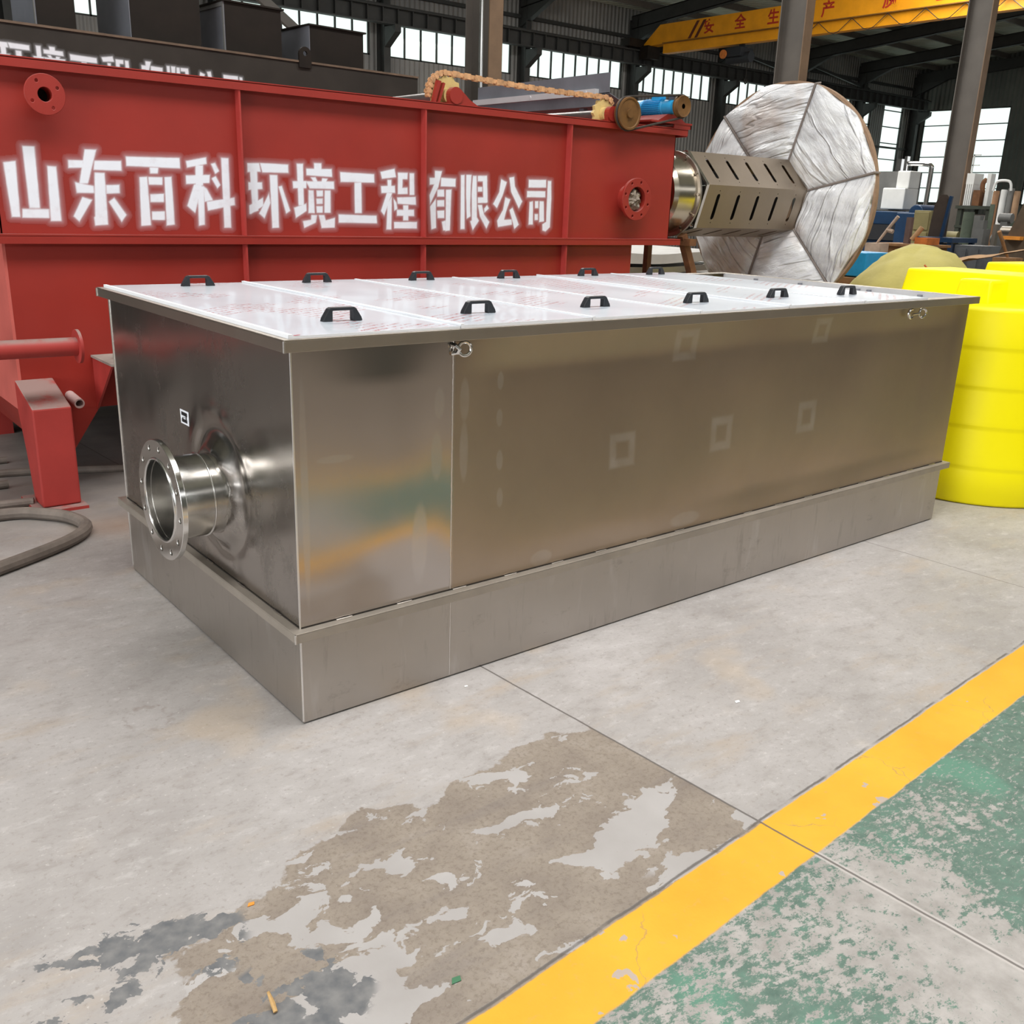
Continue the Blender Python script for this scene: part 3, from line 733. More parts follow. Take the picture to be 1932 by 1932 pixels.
b = MB(); b.box(.006, .024, -.0155, -.0125, 1.2085, 1.2095)
tag(b.build('tape_scrap', simple('red_tape', lin(196, 30, 44), .5), loc=(.015, -.014, 1.2085), smooth=False), 'tiny red tape scrap on the near corner of the white lid', 'tape')

# ------------------------------------------------------------------ big red flotation tank
rt = thing('flotation_tank', 'big red painted flotation tank with white sprayed characters and chain drive', 'tank', (2.3, 3.8, 0))
YF, YBK = 2.95, 4.75
b = MB(); b.box(-.085, 4.70, YF, YF+.006, 1.33, 2.15); b.box(-.085, 4.70, YBK-.006, YBK, 1.33, 2.15); b.box(-.085, -.079, YF, YBK, 1.33, 2.15); b.box(4.694, 4.70, YF, YBK, 1.33, 2.15); b.box(-.07, 4.69, YF+.02, YBK-.02, 1.90, 1.91)
b.build('upper_body', RED, rt, smooth=False)
b = MB()
b.box(-.075, 4.30, YF, YBK, .445, 1.31)
b.build('lower_body', RED, rt, smooth=False)
b = MB(); b.prism([(-.075, YF+.001, .45), (.30, YF+.001, .45), (.13, YF+.001, .2), (.05, YF+.001, .2)], (0, YBK-YF-.002, 0))
b.build('sludge_hopper', RED, rt, smooth=False)
b = MB(); b.box(-.16, 4.77, YF-.055, YF+.02, 2.146, 2.156); b.box(-.16, 4.77, YF-.055, YF-.045, 2.108, 2.15)
b.box(-.16, 4.77, YBK-.02, YBK+.055, 2.146, 2.156); b.box(-.16, -.09, YF, YBK, 2.146, 2.156); b.box(4.70, 4.77, YF, YBK, 2.146, 2.156); b.box(4.76, 4.77, YF-.05, YBK, 2.10, 2.15)
b.build('rim_flange', RED, rt, smooth=False)
b = MB(); b.box(-.16, 4.78, YF-.06, YF+.03, 1.338, 1.348); b.box(-.125, 4.78, YF-.06, YF-.05, 1.302, 1.34); b.box(-.16, -.08, YF, YBK, 1.338, 1.348); b.box(4.3, 4.78, YF, YBK, 1.30, 1.34)
b.build('middle_flange', RED, rt, smooth=False)
for X in (1.163, 2.375, 3.59):
    MB().box(X-.005, X+.005, YF-.05, YF, 1.345, 2.11).build('rib', RED_D, rt, smooth=False)
    MB().box(X-.005, X+.005, YF-.05, YF, .45, 1.305).build('rib', RED_D, rt, smooth=False)
MB().box(-.09, -.0755, YF, YBK-.02, .455, 1.30).build('end_plate', simple('chalky_faded_red', lin(198, 96, 86), .7, var=.1, scale=4), rt, smooth=False)  # chalky red, made paler for the light falling from the left
# leg with a dusty sloped cap
def leg(x0, x1, q):
    y0, y1 = 2.64, YF
    a = [(y0, .018), (y0, .525), (YF, .625), (YF, .46), (2.87, .26), (2.80, .018)]
    q.prism([(x0, yy, zz) for yy, zz in a], (x1-x0, 0, 0))
q = MB(); leg(-.11, .075, q)
lg = q.build('support_leg', RED_D, rt, smooth=False, bevel=.008)
MB().box(-.15, .095, 2.585, 2.93, 0, .016).build('foot_plate', RED_D, lg, smooth=False)
for x0 in (2.0, 4.0):
    q = MB(); leg(x0, x0+.185, q); q.box(x0-.03, x0+.21, 2.6, 2.93, 0, .018); q.build('support_leg', RED_D, rt, smooth=False)
for x0 in (.0, 2.0, 4.0): MB().box(x0, x0+.16, YBK-.25, YBK-.1, 0, .46).build('support_leg', RED_D, rt, smooth=False)
# gusset with dusty bolted plate
MB().prism([(.282, YF, .715), (.282, 2.62, .718), (.282, YF, .437)], (.012, 0, 0)).build('gusset_bracket', RED_D, rt, smooth=False)  # lighter red than the body: left light on the gusset put into colour
q = MB(); q.box(.275, .6, 2.60, YF, .716, .728)
q.cyl((.36, 2.72, .728), (.36, 2.72, .75), .014, 8); q.tube([(.34, 2.78, .74), (.47, 2.74, .742)], .014, 8)
q.build('bracket_plate', simple('dusty_grey_steel', lin(150, 142, 134), .7), rt, smooth=False)
# pipes
q = MB(); q.pipe((-1.2, 2.60, .838), (.118, 2.60, .829), .045, .041, 28)
rp = q.build('drain_pipe', RED_D, rt)
MB().holed(circ(0, 0, .083, 32), [circ(0, 0, .041, 24)], (.118, 2.60, .829), (0, 1, 0), (0, 0, 1), (.014, 0, 0)).build('pipe_flange', RED_D, rp)
q = MB(); q.tube([(-.62, 2.60, .838), (-.62, 2.75, .838), (-.62, 2.96, .838)], .045, 14); q.build('pipe_elbow', RED_D, rp)
q = MB(); q.pipe((.150, 2.96, .522), (.156, 2.80, .503), .026, .019, 20); q.build('stub_pipe', simple('dusty_pink_pipe', lin(196, 170, 166), .7), rt)
def wall_flange(cx, cz, R, r, ln, nh, hr, th):
    q = MB(); q.pipe((cx, YF+.0, cz), (cx, YF-ln, cz), r+.012, r, 32); n = q.build('wall_nozzle', RED, rt)
    q = MB(); q.holed(circ(0, 0, R, 40), [circ(0, 0, r, 24)] + [circ((R-.026)*math.cos(2*PI*k/nh+.5), (R-.026)*math.sin(2*PI*k/nh+.5), hr, 10) for k in range(nh)], (cx, YF-ln, cz), (1, 0, 0), (0, 0, 1), (0, -th, 0))
    q.build('nozzle_flange', RED, n, bevel=.002)
    q = MB(); q.cyl((cx, YF-.004, cz), (cx, YF-.001, cz), r, 24); q.build('nozzle_bore', simple('dark_bore', lin(20, 14, 12), .9, var=.1), n, smooth=False)
    return n
wall_flange(.160, 1.994, .093, .033, .085, 4, .008, .014)
n2 = wall_flange(4.215, 1.632, .150, .088, .085, 8, .010, .022)
# crumpled film stuffed into the right nozzle
q = MB()
def crump(u, v):
    a = u*2*PI; t = v*PI; r = .082*(1+.30*nz(math.cos(a)*2, math.sin(a)*2+7, t*1.6))
    return (4.212+r*math.sin(t)*math.cos(a)*.9, YF-.055-r*.62*math.cos(t)-.02*nz(a*2, t*3), 1.628+r*math.sin(t)*math.sin(a))
q.grid(crump, 30, 18)
q.build('stuffed_film', simple('crumpled_grey_film', lin(146, 134, 120), .2, metal=.25, var=.5, scale=25, bump=.6), n2, ang=20)
# sprayed lettering: strokes in millimetres on the front face
LETTERS = '-40,1681,19,1690,12,1425,-30,1425;54,1760,112,1762,107,1469,55,1468;158,1674,203,1673,201,1409,147,1408;21,1467,148,1469,146,1422,17,1422;259,1707,337,1709,330,1670,257,1666;344,1762,404,1763,347,1595,301,1593;386,1710,522,1715,521,1664,377,1662;281,1604,302,1599,374,1587,373,1550,285,1547;381,1653,434,1653,429,1395,360,1389;358,1433,383,1451,384,1395,360,1391;433,1594,503,1598,502,1553,431,1548;311,1532,362,1519,286,1407,258,1435;470,1534,527,1447,497,1408,438,1511;544,1738,830,1746,830,1690,543,1689;663,1692,713,1691,707,1659,664,1657;606,1640,650,1644,651,1395,596,1391;652,1642,731,1644,727,1602,653,1601;738,1645,779,1649,779,1400,731,1394;655,1556,732,1561,729,1515,654,1513;657,1468,730,1471,728,1422,655,1423;860,1732,977,1758,978,1720,864,1695;911,1713,957,1715,951,1608,904,1606;854,1659,993,1668,987,1622,853,1611;897,1615,946,1614,896,1461,851,1500;914,1606,955,1608,947,1402,910,1395;946,1611,970,1595,1002,1533,951,1522;998,1724,1025,1732,1047,1687,1021,1669;996,1649,1024,1663,1050,1615,1029,1594;1058,1759,1104,1759,1099,1387,1055,1387;962,1526,1127,1554,1128,1510,966,1476;1209,1739,1283,1743,1291,1694,1208,1688;1222,1704,1269,1704,1267,1483,1228,1471;1210,1638,1296,1641,1297,1601,1209,1593;1209,1513,1298,1559,1298,1510,1218,1463,1208,1465;1284,1744,1461,1743,1461,1695,1298,1691;1341,1683,1391,1683,1389,1391,1344,1389;1335,1587,1342,1528,1301,1440,1266,1469;1392,1621,1416,1626,1465,1487,1435,1469;1511,1751,1555,1753,1553,1517,1515,1518;1482,1654,1574,1659,1572,1615,1484,1612;1485,1507,1569,1534,1569,1489,1496,1446;1622,1760,1673,1761,1675,1720,1622,1718;1571,1727,1740,1732,1743,1685,1572,1687;1597,1680,1632,1682,1647,1655,1618,1651;1667,1653,1674,1678,1713,1677,1702,1654;1566,1657,1754,1663,1754,1617,1591,1614;1582,1609,1618,1608,1622,1476,1577,1476;1633,1609,1680,1610,1679,1573,1635,1570;1631,1563,1677,1565,1676,1530,1632,1528;1630,1520,1676,1521,1674,1480,1632,1479;1687,1611,1729,1611,1727,1481,1682,1480;1596,1470,1638,1469,1627,1423,1548,1391,1539,1433,1592,1442;1643,1470,1684,1470,1693,1441,1755,1456,1752,1396,1662,1392;1793,1718,2031,1716,2032,1664,1795,1659;1889,1662,1940,1664,1941,1483,1889,1482;1777,1476,2045,1473,2048,1425,1777,1425;2071,1731,2176,1755,2188,1702,2083,1688;2122,1687,2154,1688,2153,1614,2123,1613;2075,1649,2179,1655,2181,1609,2078,1605;2118,1612,2161,1611,2099,1471,2073,1500;2121,1548,2157,1596,2152,1389,2112,1389;2164,1582,2189,1556,2198,1515,2171,1502;2197,1732,2273,1735,2271,1693,2198,1690;2198,1732,2237,1733,2233,1604,2197,1603;2198,1643,2271,1647,2273,1605,2197,1602;2283,1733,2321,1734,2323,1601,2284,1600;2191,1586,2332,1593,2335,1542,2195,1544;2236,1540,2277,1541,2278,1445,2236,1444;2189,1512,2320,1515,2322,1473,2190,1473;2168,1438,2343,1441,2343,1397,2170,1397;2435,1712,2498,1714,2502,1672,2436,1667;2476,1756,2533,1756,2506,1657,2440,1544,2435,1605,2473,1681;2524,1716,2641,1714,2640,1662,2521,1660;2440,1537,2487,1589,2491,1403,2451,1392;2494,1642,2551,1645,2553,1598,2495,1596;2494,1577,2553,1580,2554,1537,2494,1535;2494,1513,2554,1516,2555,1465,2498,1464;2562,1644,2609,1647,2600,1389,2561,1383,2563,1445;2531,1445,2566,1455,2568,1388,2545,1388;2679,1739,2712,1741,2720,1398,2683,1397;2722,1742,2769,1744,2764,1677,2762,1553,2767,1480,2732,1463,2723,1624;2776,1739,2810,1740,2820,1470,2774,1433,2769,1625;2816,1740,2895,1744,2899,1705,2817,1702;2857,1742,2895,1744,2906,1572,2866,1571;2818,1671,2859,1672,2860,1639,2819,1637;2820,1605,2902,1608,2900,1569,2821,1565;2760,1451,2817,1481,2838,1455,2785,1390;2821,1557,2859,1558,2878,1498,2925,1448,2900,1400,2841,1481;2874,1534,2900,1559,2919,1535,2878,1503;3013,1728,3065,1709,3031,1618,2985,1536,2949,1565,2999,1643;3082,1739,3126,1747,3136,1685,3205,1588,3175,1539,3101,1647;3053,1613,3100,1599,3064,1512,3052,1466,3116,1470,3121,1432,2997,1414,2987,1457,3035,1528;3092,1529,3120,1548,3182,1433,3141,1402;3253,1733,3413,1738,3416,1684,3254,1679;3242,1659,3410,1663,3413,1619,3242,1615;3425,1733,3460,1732,3468,1615,3466,1420,3426,1389,3395,1397,3392,1441,3426,1458;3268,1587,3301,1595,3308,1435,3265,1434;3315,1595,3350,1596,3352,1546,3319,1545;3357,1596,3399,1595,3410,1458,3361,1452;3317,1509,3351,1510,3353,1466,3319,1465'
STROKES = [[tuple(int(t)/1000 for t in p.split(',')) for p in (lambda s: [','.join(s[i:i+2]) for i in range(0, len(s), 2)])(P.split(','))] for P in LETTERS.split(';')]
def lettering(name, polys, tf, mat, parent, step=.0045, halo=.013):
    pts = np.array([p for P in polys for p in P]); lo = pts.min(0)-.07; hi = pts.max(0)+.07
    nx, nzz = int((hi[0]-lo[0])/step)+1, int((hi[1]-lo[1])/step)+1
    D = np.full((nx, nzz), 1.0)
    for P in polys:
        P = np.array(P); i0 = np.maximum(((P.min(0)-.07-lo)/step).astype(int), 0); i1 = ((P.max(0)+.07-lo)/step).astype(int)+1
        gx, gz = np.meshgrid(lo[0]+step*np.arange(i0[0], min(i1[0], nx)), lo[1]+step*np.arange(i0[1], min(i1[1], nzz)), indexing='ij')
        d = np.full(gx.shape, 1e9); ins = np.zeros(gx.shape, bool)
        for k in range(len(P)):
            a, c = P[k], P[(k+1) % len(P)]; e = c-a
            t = np.clip(((gx-a[0])*e[0]+(gz-a[1])*e[1])/(e@e+1e-12), 0, 1)
            d = np.minimum(d, np.hypot(gx-a[0]-t*e[0], gz-a[1]-t*e[1]))
            cr = (a[1] > gz) != (c[1] > gz)
            ins ^= cr & (gx < (c[0]-a[0])*(gz-a[1])/(c[1]-a[1]+1e-12)+a[0])
        d = np.where(ins, -d, d) + .0012
        s = D[i0[0]:i0[0]+d.shape[0], i0[1]:i0[1]+d.shape[1]]; s[:] = np.minimum(s, d)
    c = np.clip((.0055-D)/.011, 0, 1); c = c*c*(3-2*c)
    A = np.maximum(c, .26*np.exp(-np.maximum(D, 0)/halo)); A[D > .05] = 0
    keep = np.maximum.reduce([A[:-1, :-1], A[1:, :-1], A[:-1, 1:], A[1:, 1:]]) > .035
    idx = np.full((nx, nzz), -1); ii, jj = np.nonzero(keep); used = {}
    vs, al, fs = [], [], []
    for i, j in zip(ii.tolist(), jj.tolist()):
        f = []
        for u, v in ((i, j), (i+1, j), (i+1, j+1), (i, j+1)):
            if idx[u, v] < 0: idx[u, v] = len(vs); vs.append(tf(lo[0]+u*step, lo[1]+v*step)); al.append(float(A[u, v]))
            f.append(int(idx[u, v]))
        fs.append(tuple(f))
    q = MB(); q.add(vs, fs); ob = q.build(name, mat, parent, smooth=False)
    at = ob.data.attributes.new('cover', 'FLOAT', 'POINT'); at.data.foreach_set('value', al)
    return ob
SPRAY_R = simple('red_paint_with_white_spray', lin(150, 42, 32), .5, var=.12, scale=2.2, bump=.05, spray=lin(240, 242, 250))
SPRAY_K = simple('mill_scale_with_white_spray', lin(54, 49, 44), .55, metal=.1, var=.3, scale=2.5, spec=.3, spray=lin(236, 238, 244))
lettering('sprayed_lettering', STROKES, lambda x, z: (x, YF-.0006, z), SPRAY_R, rt)

# chain drive on the rim
CH_P = simple('painted_chain', lin(196, 150, 108), .6, var=.45, scale=26)
CREAM = simple('cream_sprocket', lin(205, 180, 118), .6, var=.2, scale=8)
def sprocket(cx, cz, r, y0, y1):
    q = MB(); pts = []
    for k in range(26):
        a = 2*PI*k/26; rr = r if k % 2 else r-.016; pts.append((cx+rr*math.cos(a), y0, cz+rr*math.sin(a)))
    q.prism(pts, (0, y1-y0, 0)); q.cyl((cx, y0-.035, cz), (cx, y0, cz), .045, 20)
    return q
for cx, r in ((2.575, .125), (3.945, .105)):
    cz = 2.205
    w0 = sprocket(cx, cz, r, YF+.02, YF+.045).build('sprocket', CREAM, rt)
    q = MB(); q.cyl((cx, YF-.02, cz), (cx, YBK-.05, cz), .030, 16); q.build('drive_shaft', simple('grey_shaft', lin(120, 114, 112), .35, metal=.6), rt)
    q = MB(); q.prism([(cx-.02, YF-.05, 2.156), (cx+.20, YF-.05, 2.156), (cx+.13, YF-.05, 2.19), (cx+.06, YF-.05, 2.245), (cx, YF-.05, 2.245), (cx-.03, YF-.05, 2.2)], (0, .055, 0)); q.cyl((cx+.02, YF-.06, cz), (cx+.02, YF+.01, cz), .05, 20)
    q.build('bearing_block', RED, rt, smooth=False)
q = MB(); path = []
for k in range(13):
    a = PI*1.02 - k*(PI*.5)/12; path.append(Vector((2.575+.135*math.cos(a), YF+.032, 2.205+.135*math.sin(a))))
for k in range(1, 31): 
    t = k/31; path.append(Vector((2.575+t*1.37, YF+.032, 2.340+(2.318-2.340)*t-.012*math.sin(PI*t))))
for k in range(5):
    a = PI*.5 - k*.22; path.append(Vector((3.945+.112*math.cos(a), YF+.032, 2.205+.113*math.sin(a))))
for i in range(len(path)-1):
    p, r_ = path[i], path[i+1]; d = (r_-p)*.08
    for s in (-1, 1):
        o = Vector((0, s*(.019 if i % 2 else .013), 0)); q.beam(p+o-d, r_+o+d, .005, .034 if i % 2 else .026, (0, 0, 1))
    q.cyl(p+Vector((0, -.02, 0)), p+Vector((0, .02, 0)), .011, 8)
q.build('roller_chain', CH_P, rt, smooth=False)
q = MB(); q.prism([(2.46, YF-.03, 2.156), (2.50, YF-.03, 2.28), (2.475, YF-.03, 2.285), (2.44, YF-.03, 2.156)], (0, .03, 0)); q.prism([(2.49, YF-.03, 2.156), (2.53, YF-.03, 2.27), (2.515, YF-.03, 2.275), (2.475, YF-.03, 2.156)], (0, .03, 0)); q.build('chain_guard', RED, rt, smooth=False)
PUL = simple('rusty_pulley', lin(112, 78, 40), .6, metal=.3, var=.3, scale=14)
q = MB(); q.lathe((4.065, YF-.12, 2.212), (0, 1, 0), [(0, .02), (0, .093), (-.006, .098), (-.006, .110), (.006, .112), (.016, .1), (.026, .112), (.04, .112), (.04, .02)], 40)
q.lathe((4.065, YF-.135, 2.212), (0, 1, 0), [(0, .018), (0, .03), (.03, .03), (.03, .018)], 20)
q.cyl((4.065, YF-.1, 2.212), (4.065, YF+.05, 2.212), .025, 14)
q.build('large_pulley', PUL, rt)
q = MB(); q.lathe((4.625, YF-.12, 2.305), (0, 1, 0), [(0, .015), (0, .062), (-.006, .075), (.006, .078), (.016, .066), (.026, .078), (.04, .078), (.04, .015)], 32); q.cyl((4.625, YF-.12, 2.305), (4.625, YF, 2.305), .018, 12)
q.build('motor_pulley', PUL, rt)
q = MB(); th = .12; bp = []
for k in range(14): a = th + PI*.5 + k*PI/13; bp.append((4.065+.112*math.cos(a), YF-.102, 2.212+.112*math.sin(a)))
for k in range(12): a = th + PI*1.5 + k*PI/11; bp.append((4.625+.078*math.cos(a), YF-.102, 2.305+.078*math.sin(a)))
q.tube(bp, .008, 6, True); q.build('drive_belt', simple('belt_rubber', lin(52, 44, 38), .7), rt)
MOTB = simple('motor_blue', lin(44, 152, 206), .4, var=.12, scale=6)
q = MB(); q.lathe((4.625, YF-.03, 2.305), (0, 1, 0), [(0, .02), (0, .045), (.03, .052), (.09, .054), (.095, .058), (.30, .058), (.305, .064), (.38, .063), (.39, .05), (.39, .01)], 32)
for k in range(28):
    a = 2*PI*k/28; q.beam((4.625+.061*math.cos(a), YF+.08, 2.305+.061*math.sin(a)), (4.625+.061*math.cos(a), YF+.26, 2.305+.061*math.sin(a)), .003, .012, (math.cos(a), 0, math.sin(a)))
q.box(4.59, 4.66, YF+.1, YF+.18, 2.355, 2.39)
mo = q.build('electric_motor', MOTB, rt, ang=30)
q = MB(); q.prism([(4.46, YF-.02, 2.196), (4.78, YF-.02, 2.196), (4.68, YF-.02, 2.252), (4.57, YF-.02, 2.252)], (0, .42, 0)); q.box(4.36, 4.81, YF-.055, YF+.45, 2.185, 2.198); q.box(4.62, 4.81, YF-.05, YF-.04, 2.156, 2.19); q.box(4.80, 4.81, YF-.05, YF+.45, 2.156, 2.19); q.box(4.40, 4.44, YF, YF+.3, 2.156, 2.186)
q.build('motor_platform', RED, rt, smooth=False)
q = MB(); q.box(4.56, 4.79, YF-.03, YF+.06, 2.386, 2.391); q.box(4.64, 4.66, YF+.0, YF+.05, 2.33, 2.386); q.build('belt_cover', BLACKB, rt, smooth=False)
# scraper plate across the tank
q = MB(); q.prism([(4.10, 3.09, 2.36), (4.10, 3.09, 2.505), (4.10, 4.70, 2.50), (4.10, 4.70, 2.36)], (.006, 0, 0)); q.prism([(4.10, 3.09, 2.37), (4.45, 3.09, 2.25), (4.45, 4.7, 2.25), (4.10, 4.7, 2.37)], (0, 0, -.006))
q.build('scraper_plate', BLACKB, rt, smooth=False)
q = MB(); q.box(4.06, 4.10, 3.20, 4.72, 2.355, 2.398); q.cyl((4.055, 3.3, 2.377), (4.06, 3.3, 2.377), .012, 8); q.cyl((4.055, 3.95, 2.377), (4.06, 3.95, 2.377), .012, 8)
q.build('scraper_rail', simple('aluminium_rail', lin(214, 214, 216), .35, metal=.2, var=.06), rt, smooth=False)
MB().box(4.09, 4.11, 3.15, 4.72, 2.28, 2.355).build('scraper_blade', BLACKB, rt, smooth=False)
for y in (3.4, 4.55): MB().box(4.14, 4.18, y, y+.05, 1.92, 2.28).build('scraper_post', BLACKB, rt, smooth=False)

# ------------------------------------------------------------------ black tank behind it, turned a little
bt = thing('black_tank', 'long black unpainted steel tank behind the red tank with white sprayed characters', 'tank', (1.9, 5.15, 0))
def BX(x, y, z): return (x, y, z)
q = MB(); q.box(-1.8, 3.86, 5.15, 7.0, .5, 2.60)
q.build('tank_body', BLACKT, bt, smooth=False)
MB().box(-1.8, 3.86, 5.138, 5.15, 2.586, 2.601).build('top_edge', simple('rusty_top_edge', lin(104, 86, 70), .7, var=.35, scale=8), bt, smooth=False)
for x in (-1.6, .2, 2.0, 3.6):
    for y in (5.3, 6.75): MB().box(x, x+.12, y, y+.12, 0, .5).build('support_leg', BLACK, bt, smooth=False)
xr = [p[0] for P in STROKES[53:56] for p in P]; g0 = min(xr); g1 = max(p[0] for p in STROKES[-5]); zt_ = max(p[1] for p in STROKES[53])
bs = (2.21-.914)/(g1-g0)
lettering('sprayed_lettering', [[(.90+(x-g0)*bs, 2.444+(z-zt_)*bs*.9-.022*((x-g0)*bs)) for x, z in P] for P in STROKES], lambda x, z: (x, 5.1494, z), SPRAY_K, bt, halo=.008)
q = MB(); q.holed([(-.055, 0), (.055, 0), (.055, .08)] + [(.055*math.cos(a), .1+.055*math.sin(a)) for a in [i*PI/8 for i in range(9)]], [circ(0, .105, .019, 14)], (2.735, 5.15, 2.55), (1, 0, 0), (0, 0, 1), (0, -.02, 0))
q.build('lifting_lug', BLACK, bt, smooth=False)
bt.rotation_euler.z = .058
BOXL = ['leftmost open black steel box standing on the black tank', 'tall black steel box on the black tank, second from the left', 'black steel box with pale framed open side, third on the black tank', 'lidded black steel box with lifting lug before it, rightmost on black tank']
def rotp(x, y): 
    c, s = math.cos(.058), math.sin(.058); return (1.9+(x-1.9)*c-(y-5.15)*s, 5.15+(x-1.9)*s+(y-5.15)*c)
for k, (x0, x1, z1, lid) in enumerate(((.76, 1.015, 3.2, 0), (1.40, 1.925, 3.15, 0), (2.125, 2.60, 2.955, 1), (2.86, 3.37, 2.885, 1))):
    X_, Y_ = rotp((x0+x1)/2, 5.26)
    root = thing('steel_box', BOXL[k], 'box', (X_, Y_, 2.60), 'black steel boxes on the black tank')
    bx = (x1-x0)/2; dp = .62 if k else .5; q = MB()
    def bb(a, b2, c, d, e, f): q.box(X_+a, X_+b2, Y_+c, Y_+d, 2.601+e, 2.601+f)
    H = z1-2.60
    bb(-bx, bx, 0, .006, 0, H); bb(bx-.006, bx, .006, dp, 0, H); bb(-bx, bx, dp-.006, dp, 0, H); bb(-bx, -bx+.006, .006, dp-.006, 0, H)
    if lid: bb(-bx-.02, bx+.02, -.02, dp+.02, H, H+.012)
    q.build('box_shell', BLACK, root, smooth=False)
    q = MB()
    q.box(X_-bx-.008, X_-bx-.002, Y_+.001, Y_+dp, 2.602, 2.60+H); q.build('side_face', BLACKB, root, smooth=False)  # paler plate: light from the left put into the side's colour
    if k in (0, 2):
        q = MB(); q.box(X_-bx-.014, X_-bx-.008, Y_+.0, Y_+.022, 2.602, 2.60+H); q.box(X_-bx-.014, X_-bx-.008, Y_+.022, Y_+dp, 2.60+H-.03, 2.60+H); q.build('edge_angle', GREYM, root, smooth=False)
    root.rotation_euler.z = .058

# ------------------------------------------------------------------ wrapped floating aerator
ae = thing('surface_aerator', 'big disc aerator wrapped in white plastic film with slotted steel motor housing', 'aerator', (6.0, 3.285, 0))
AY, AZ, AR, XF = 3.285, 1.69, .995, 6.46
def m_wrap():
    n = NT('white_plastic_wrap'); M = n.M
    k = n.noise(3.4, 6, .6, n.scaled((1, 1, 2.6)))
    c = n.ramp(k, [(.25, lin(205, 205, 209)), (.5, lin(232, 233, 236)), (.75, lin(244, 245, 246))])
    c = n.mix(M('MULTIPLY', n.step(n.noise(1.9, 3, .5, n.scaled((1, 1, 1), loc=(4, 1, 1))), .58, .72), .5), c, lin(196, 172, 156))
    ar = n.new('Attribute'); ar.attribute_name = 'radial'; ac = n.new('Attribute'); ac.attribute_name = 'chord'
    cv = n.new('CombineXYZ'); n.put(cv.inputs[0], ar.outputs['Fac']); n.put(cv.inputs[1], ac.outputs['Fac'])
    fold = n.noise(1.0, 6, .7, n.scaled((9, 1.5, 1), vec=cv.outputs[0]), dist=.5)
    crease = n.step(M('ABSOLUTE', M('SUBTRACT', n.noise(1.0, 3, .5, n.scaled((5.5, .9, 1), vec=cv.outputs[0], loc=(3, 7, 0)), dist=.3), .5)), 0, .05)
    n.bump(M('ADD', M('ADD', fold, M('MULTIPLY', crease, .55)), M('MULTIPLY', n.noise(30, 6, .7), .18)), .75, .04)
    return n.set(color=c, rough=.2, spec=.6, coat=.6, coatr=.06)
WRAP = m_wrap()
A0 = math.radians(166.8)
for s in range(6):
    a0 = A0 + s*PI/3; a1 = a0 + PI/3
    def ins(u, v, a0=a0, a1=a1):
        p0 = Vector((math.cos(a0), math.sin(a0)))*.34; p1 = Vector((math.cos(a1), math.sin(a1)))*.34
        pi = p0.lerp(p1, u); a = a0+(a1-a0)*u
        flat = math.cos(PI/6)/math.cos(a-(a0+a1)/2); R_ = AR*(.55+.45*flat**.6) if False else AR*(.985 + .015*math.cos((u-.5)*2*PI*2))
        po = Vector((math.cos(a), math.sin(a)))*R_
        return pi.lerp(po, v)
    def seg(u, v, back=0):
        uu = .012+u*.976; p = ins(uu, v)
        e = (1-abs(2*u-1)**5)*(1-abs(2*v-1)**6)
        d = .055*e
        f = nz(p.x*1.5+s, p.y*6, s)*.018 + nz(p.x*5, p.y*9+s, 3)*.010
        ang = (u-.5); f += .016*(abs(nz(v*11+s*3, u*1.8+s, s))-.25) + .012*(abs(nz(v*5+u*3, u*2.2+s*2, s+5))-.25)
        return (XF - d - f*e, AY+p.x, AZ+p.y)
    q = MB(); q.grid(seg, 30, 48)
    def sidef(u, v):   # outer flank round to the back
        p = ins(.012+u*.976, 1.0); return (XF+v*.06, AY+p.x, AZ+p.y)
    q.grid(sidef, 26, 1)
    fo = q.build('float_segment', WRAP, ae, ang=75)
    r_at = fo.data.attributes.new('radial', 'FLOAT', 'POINT'); c_at = fo.data.attributes.new('chord', 'FLOAT', 'POINT')
    am = (a0+a1)/2; ca, sa = math.cos(am), math.sin(am)
    r_at.data.foreach_set('value', [(p[1]-AY)*ca+(p[2]-AZ)*sa+s*3.1 for p in q.v]); c_at.data.foreach_set('value', [-(p[1]-AY)*sa+(p[2]-AZ)*ca+s*1.7 for p in q.v])
q = MB(); q.pipe((XF+.02, AY, AZ), (XF+.068, AY, AZ), AR+.002, AR-.02, 84)
q.build('rim_board', simple('kraft_edge_board', lin(150, 122, 98), .8, var=.2, scale=14), ae)
q = MB(); q.pipe((XF+.05, AY, AZ), (XF+.08, AY, AZ), AR-.01, .2, 60); q.build('back_board', CARD, ae)
q = MB()
for s in range(6):
    a = A0 + s*PI/3
    q.tube([(XF-.006, AY+math.cos(a)*r, AZ+math.sin(a)*r) for r in (.34, .6, .8, 1.0)] + [(XF+.06, AY+math.cos(a)*1.01, AZ+math.sin(a)*1.01)], .010, 6)
q.build('tie_strap', simple('grey_brown_strap', lin(132, 122, 116), .7), ae)
HOUS = m_plain_steel('housing_steel', (.37, .305, .24), .4)
H0, H1, HR = 5.115, 6.47, .352
def hv(k): return Vector((0, math.cos(A0+k*PI/3), math.sin(A0+k*PI/3)))*HR
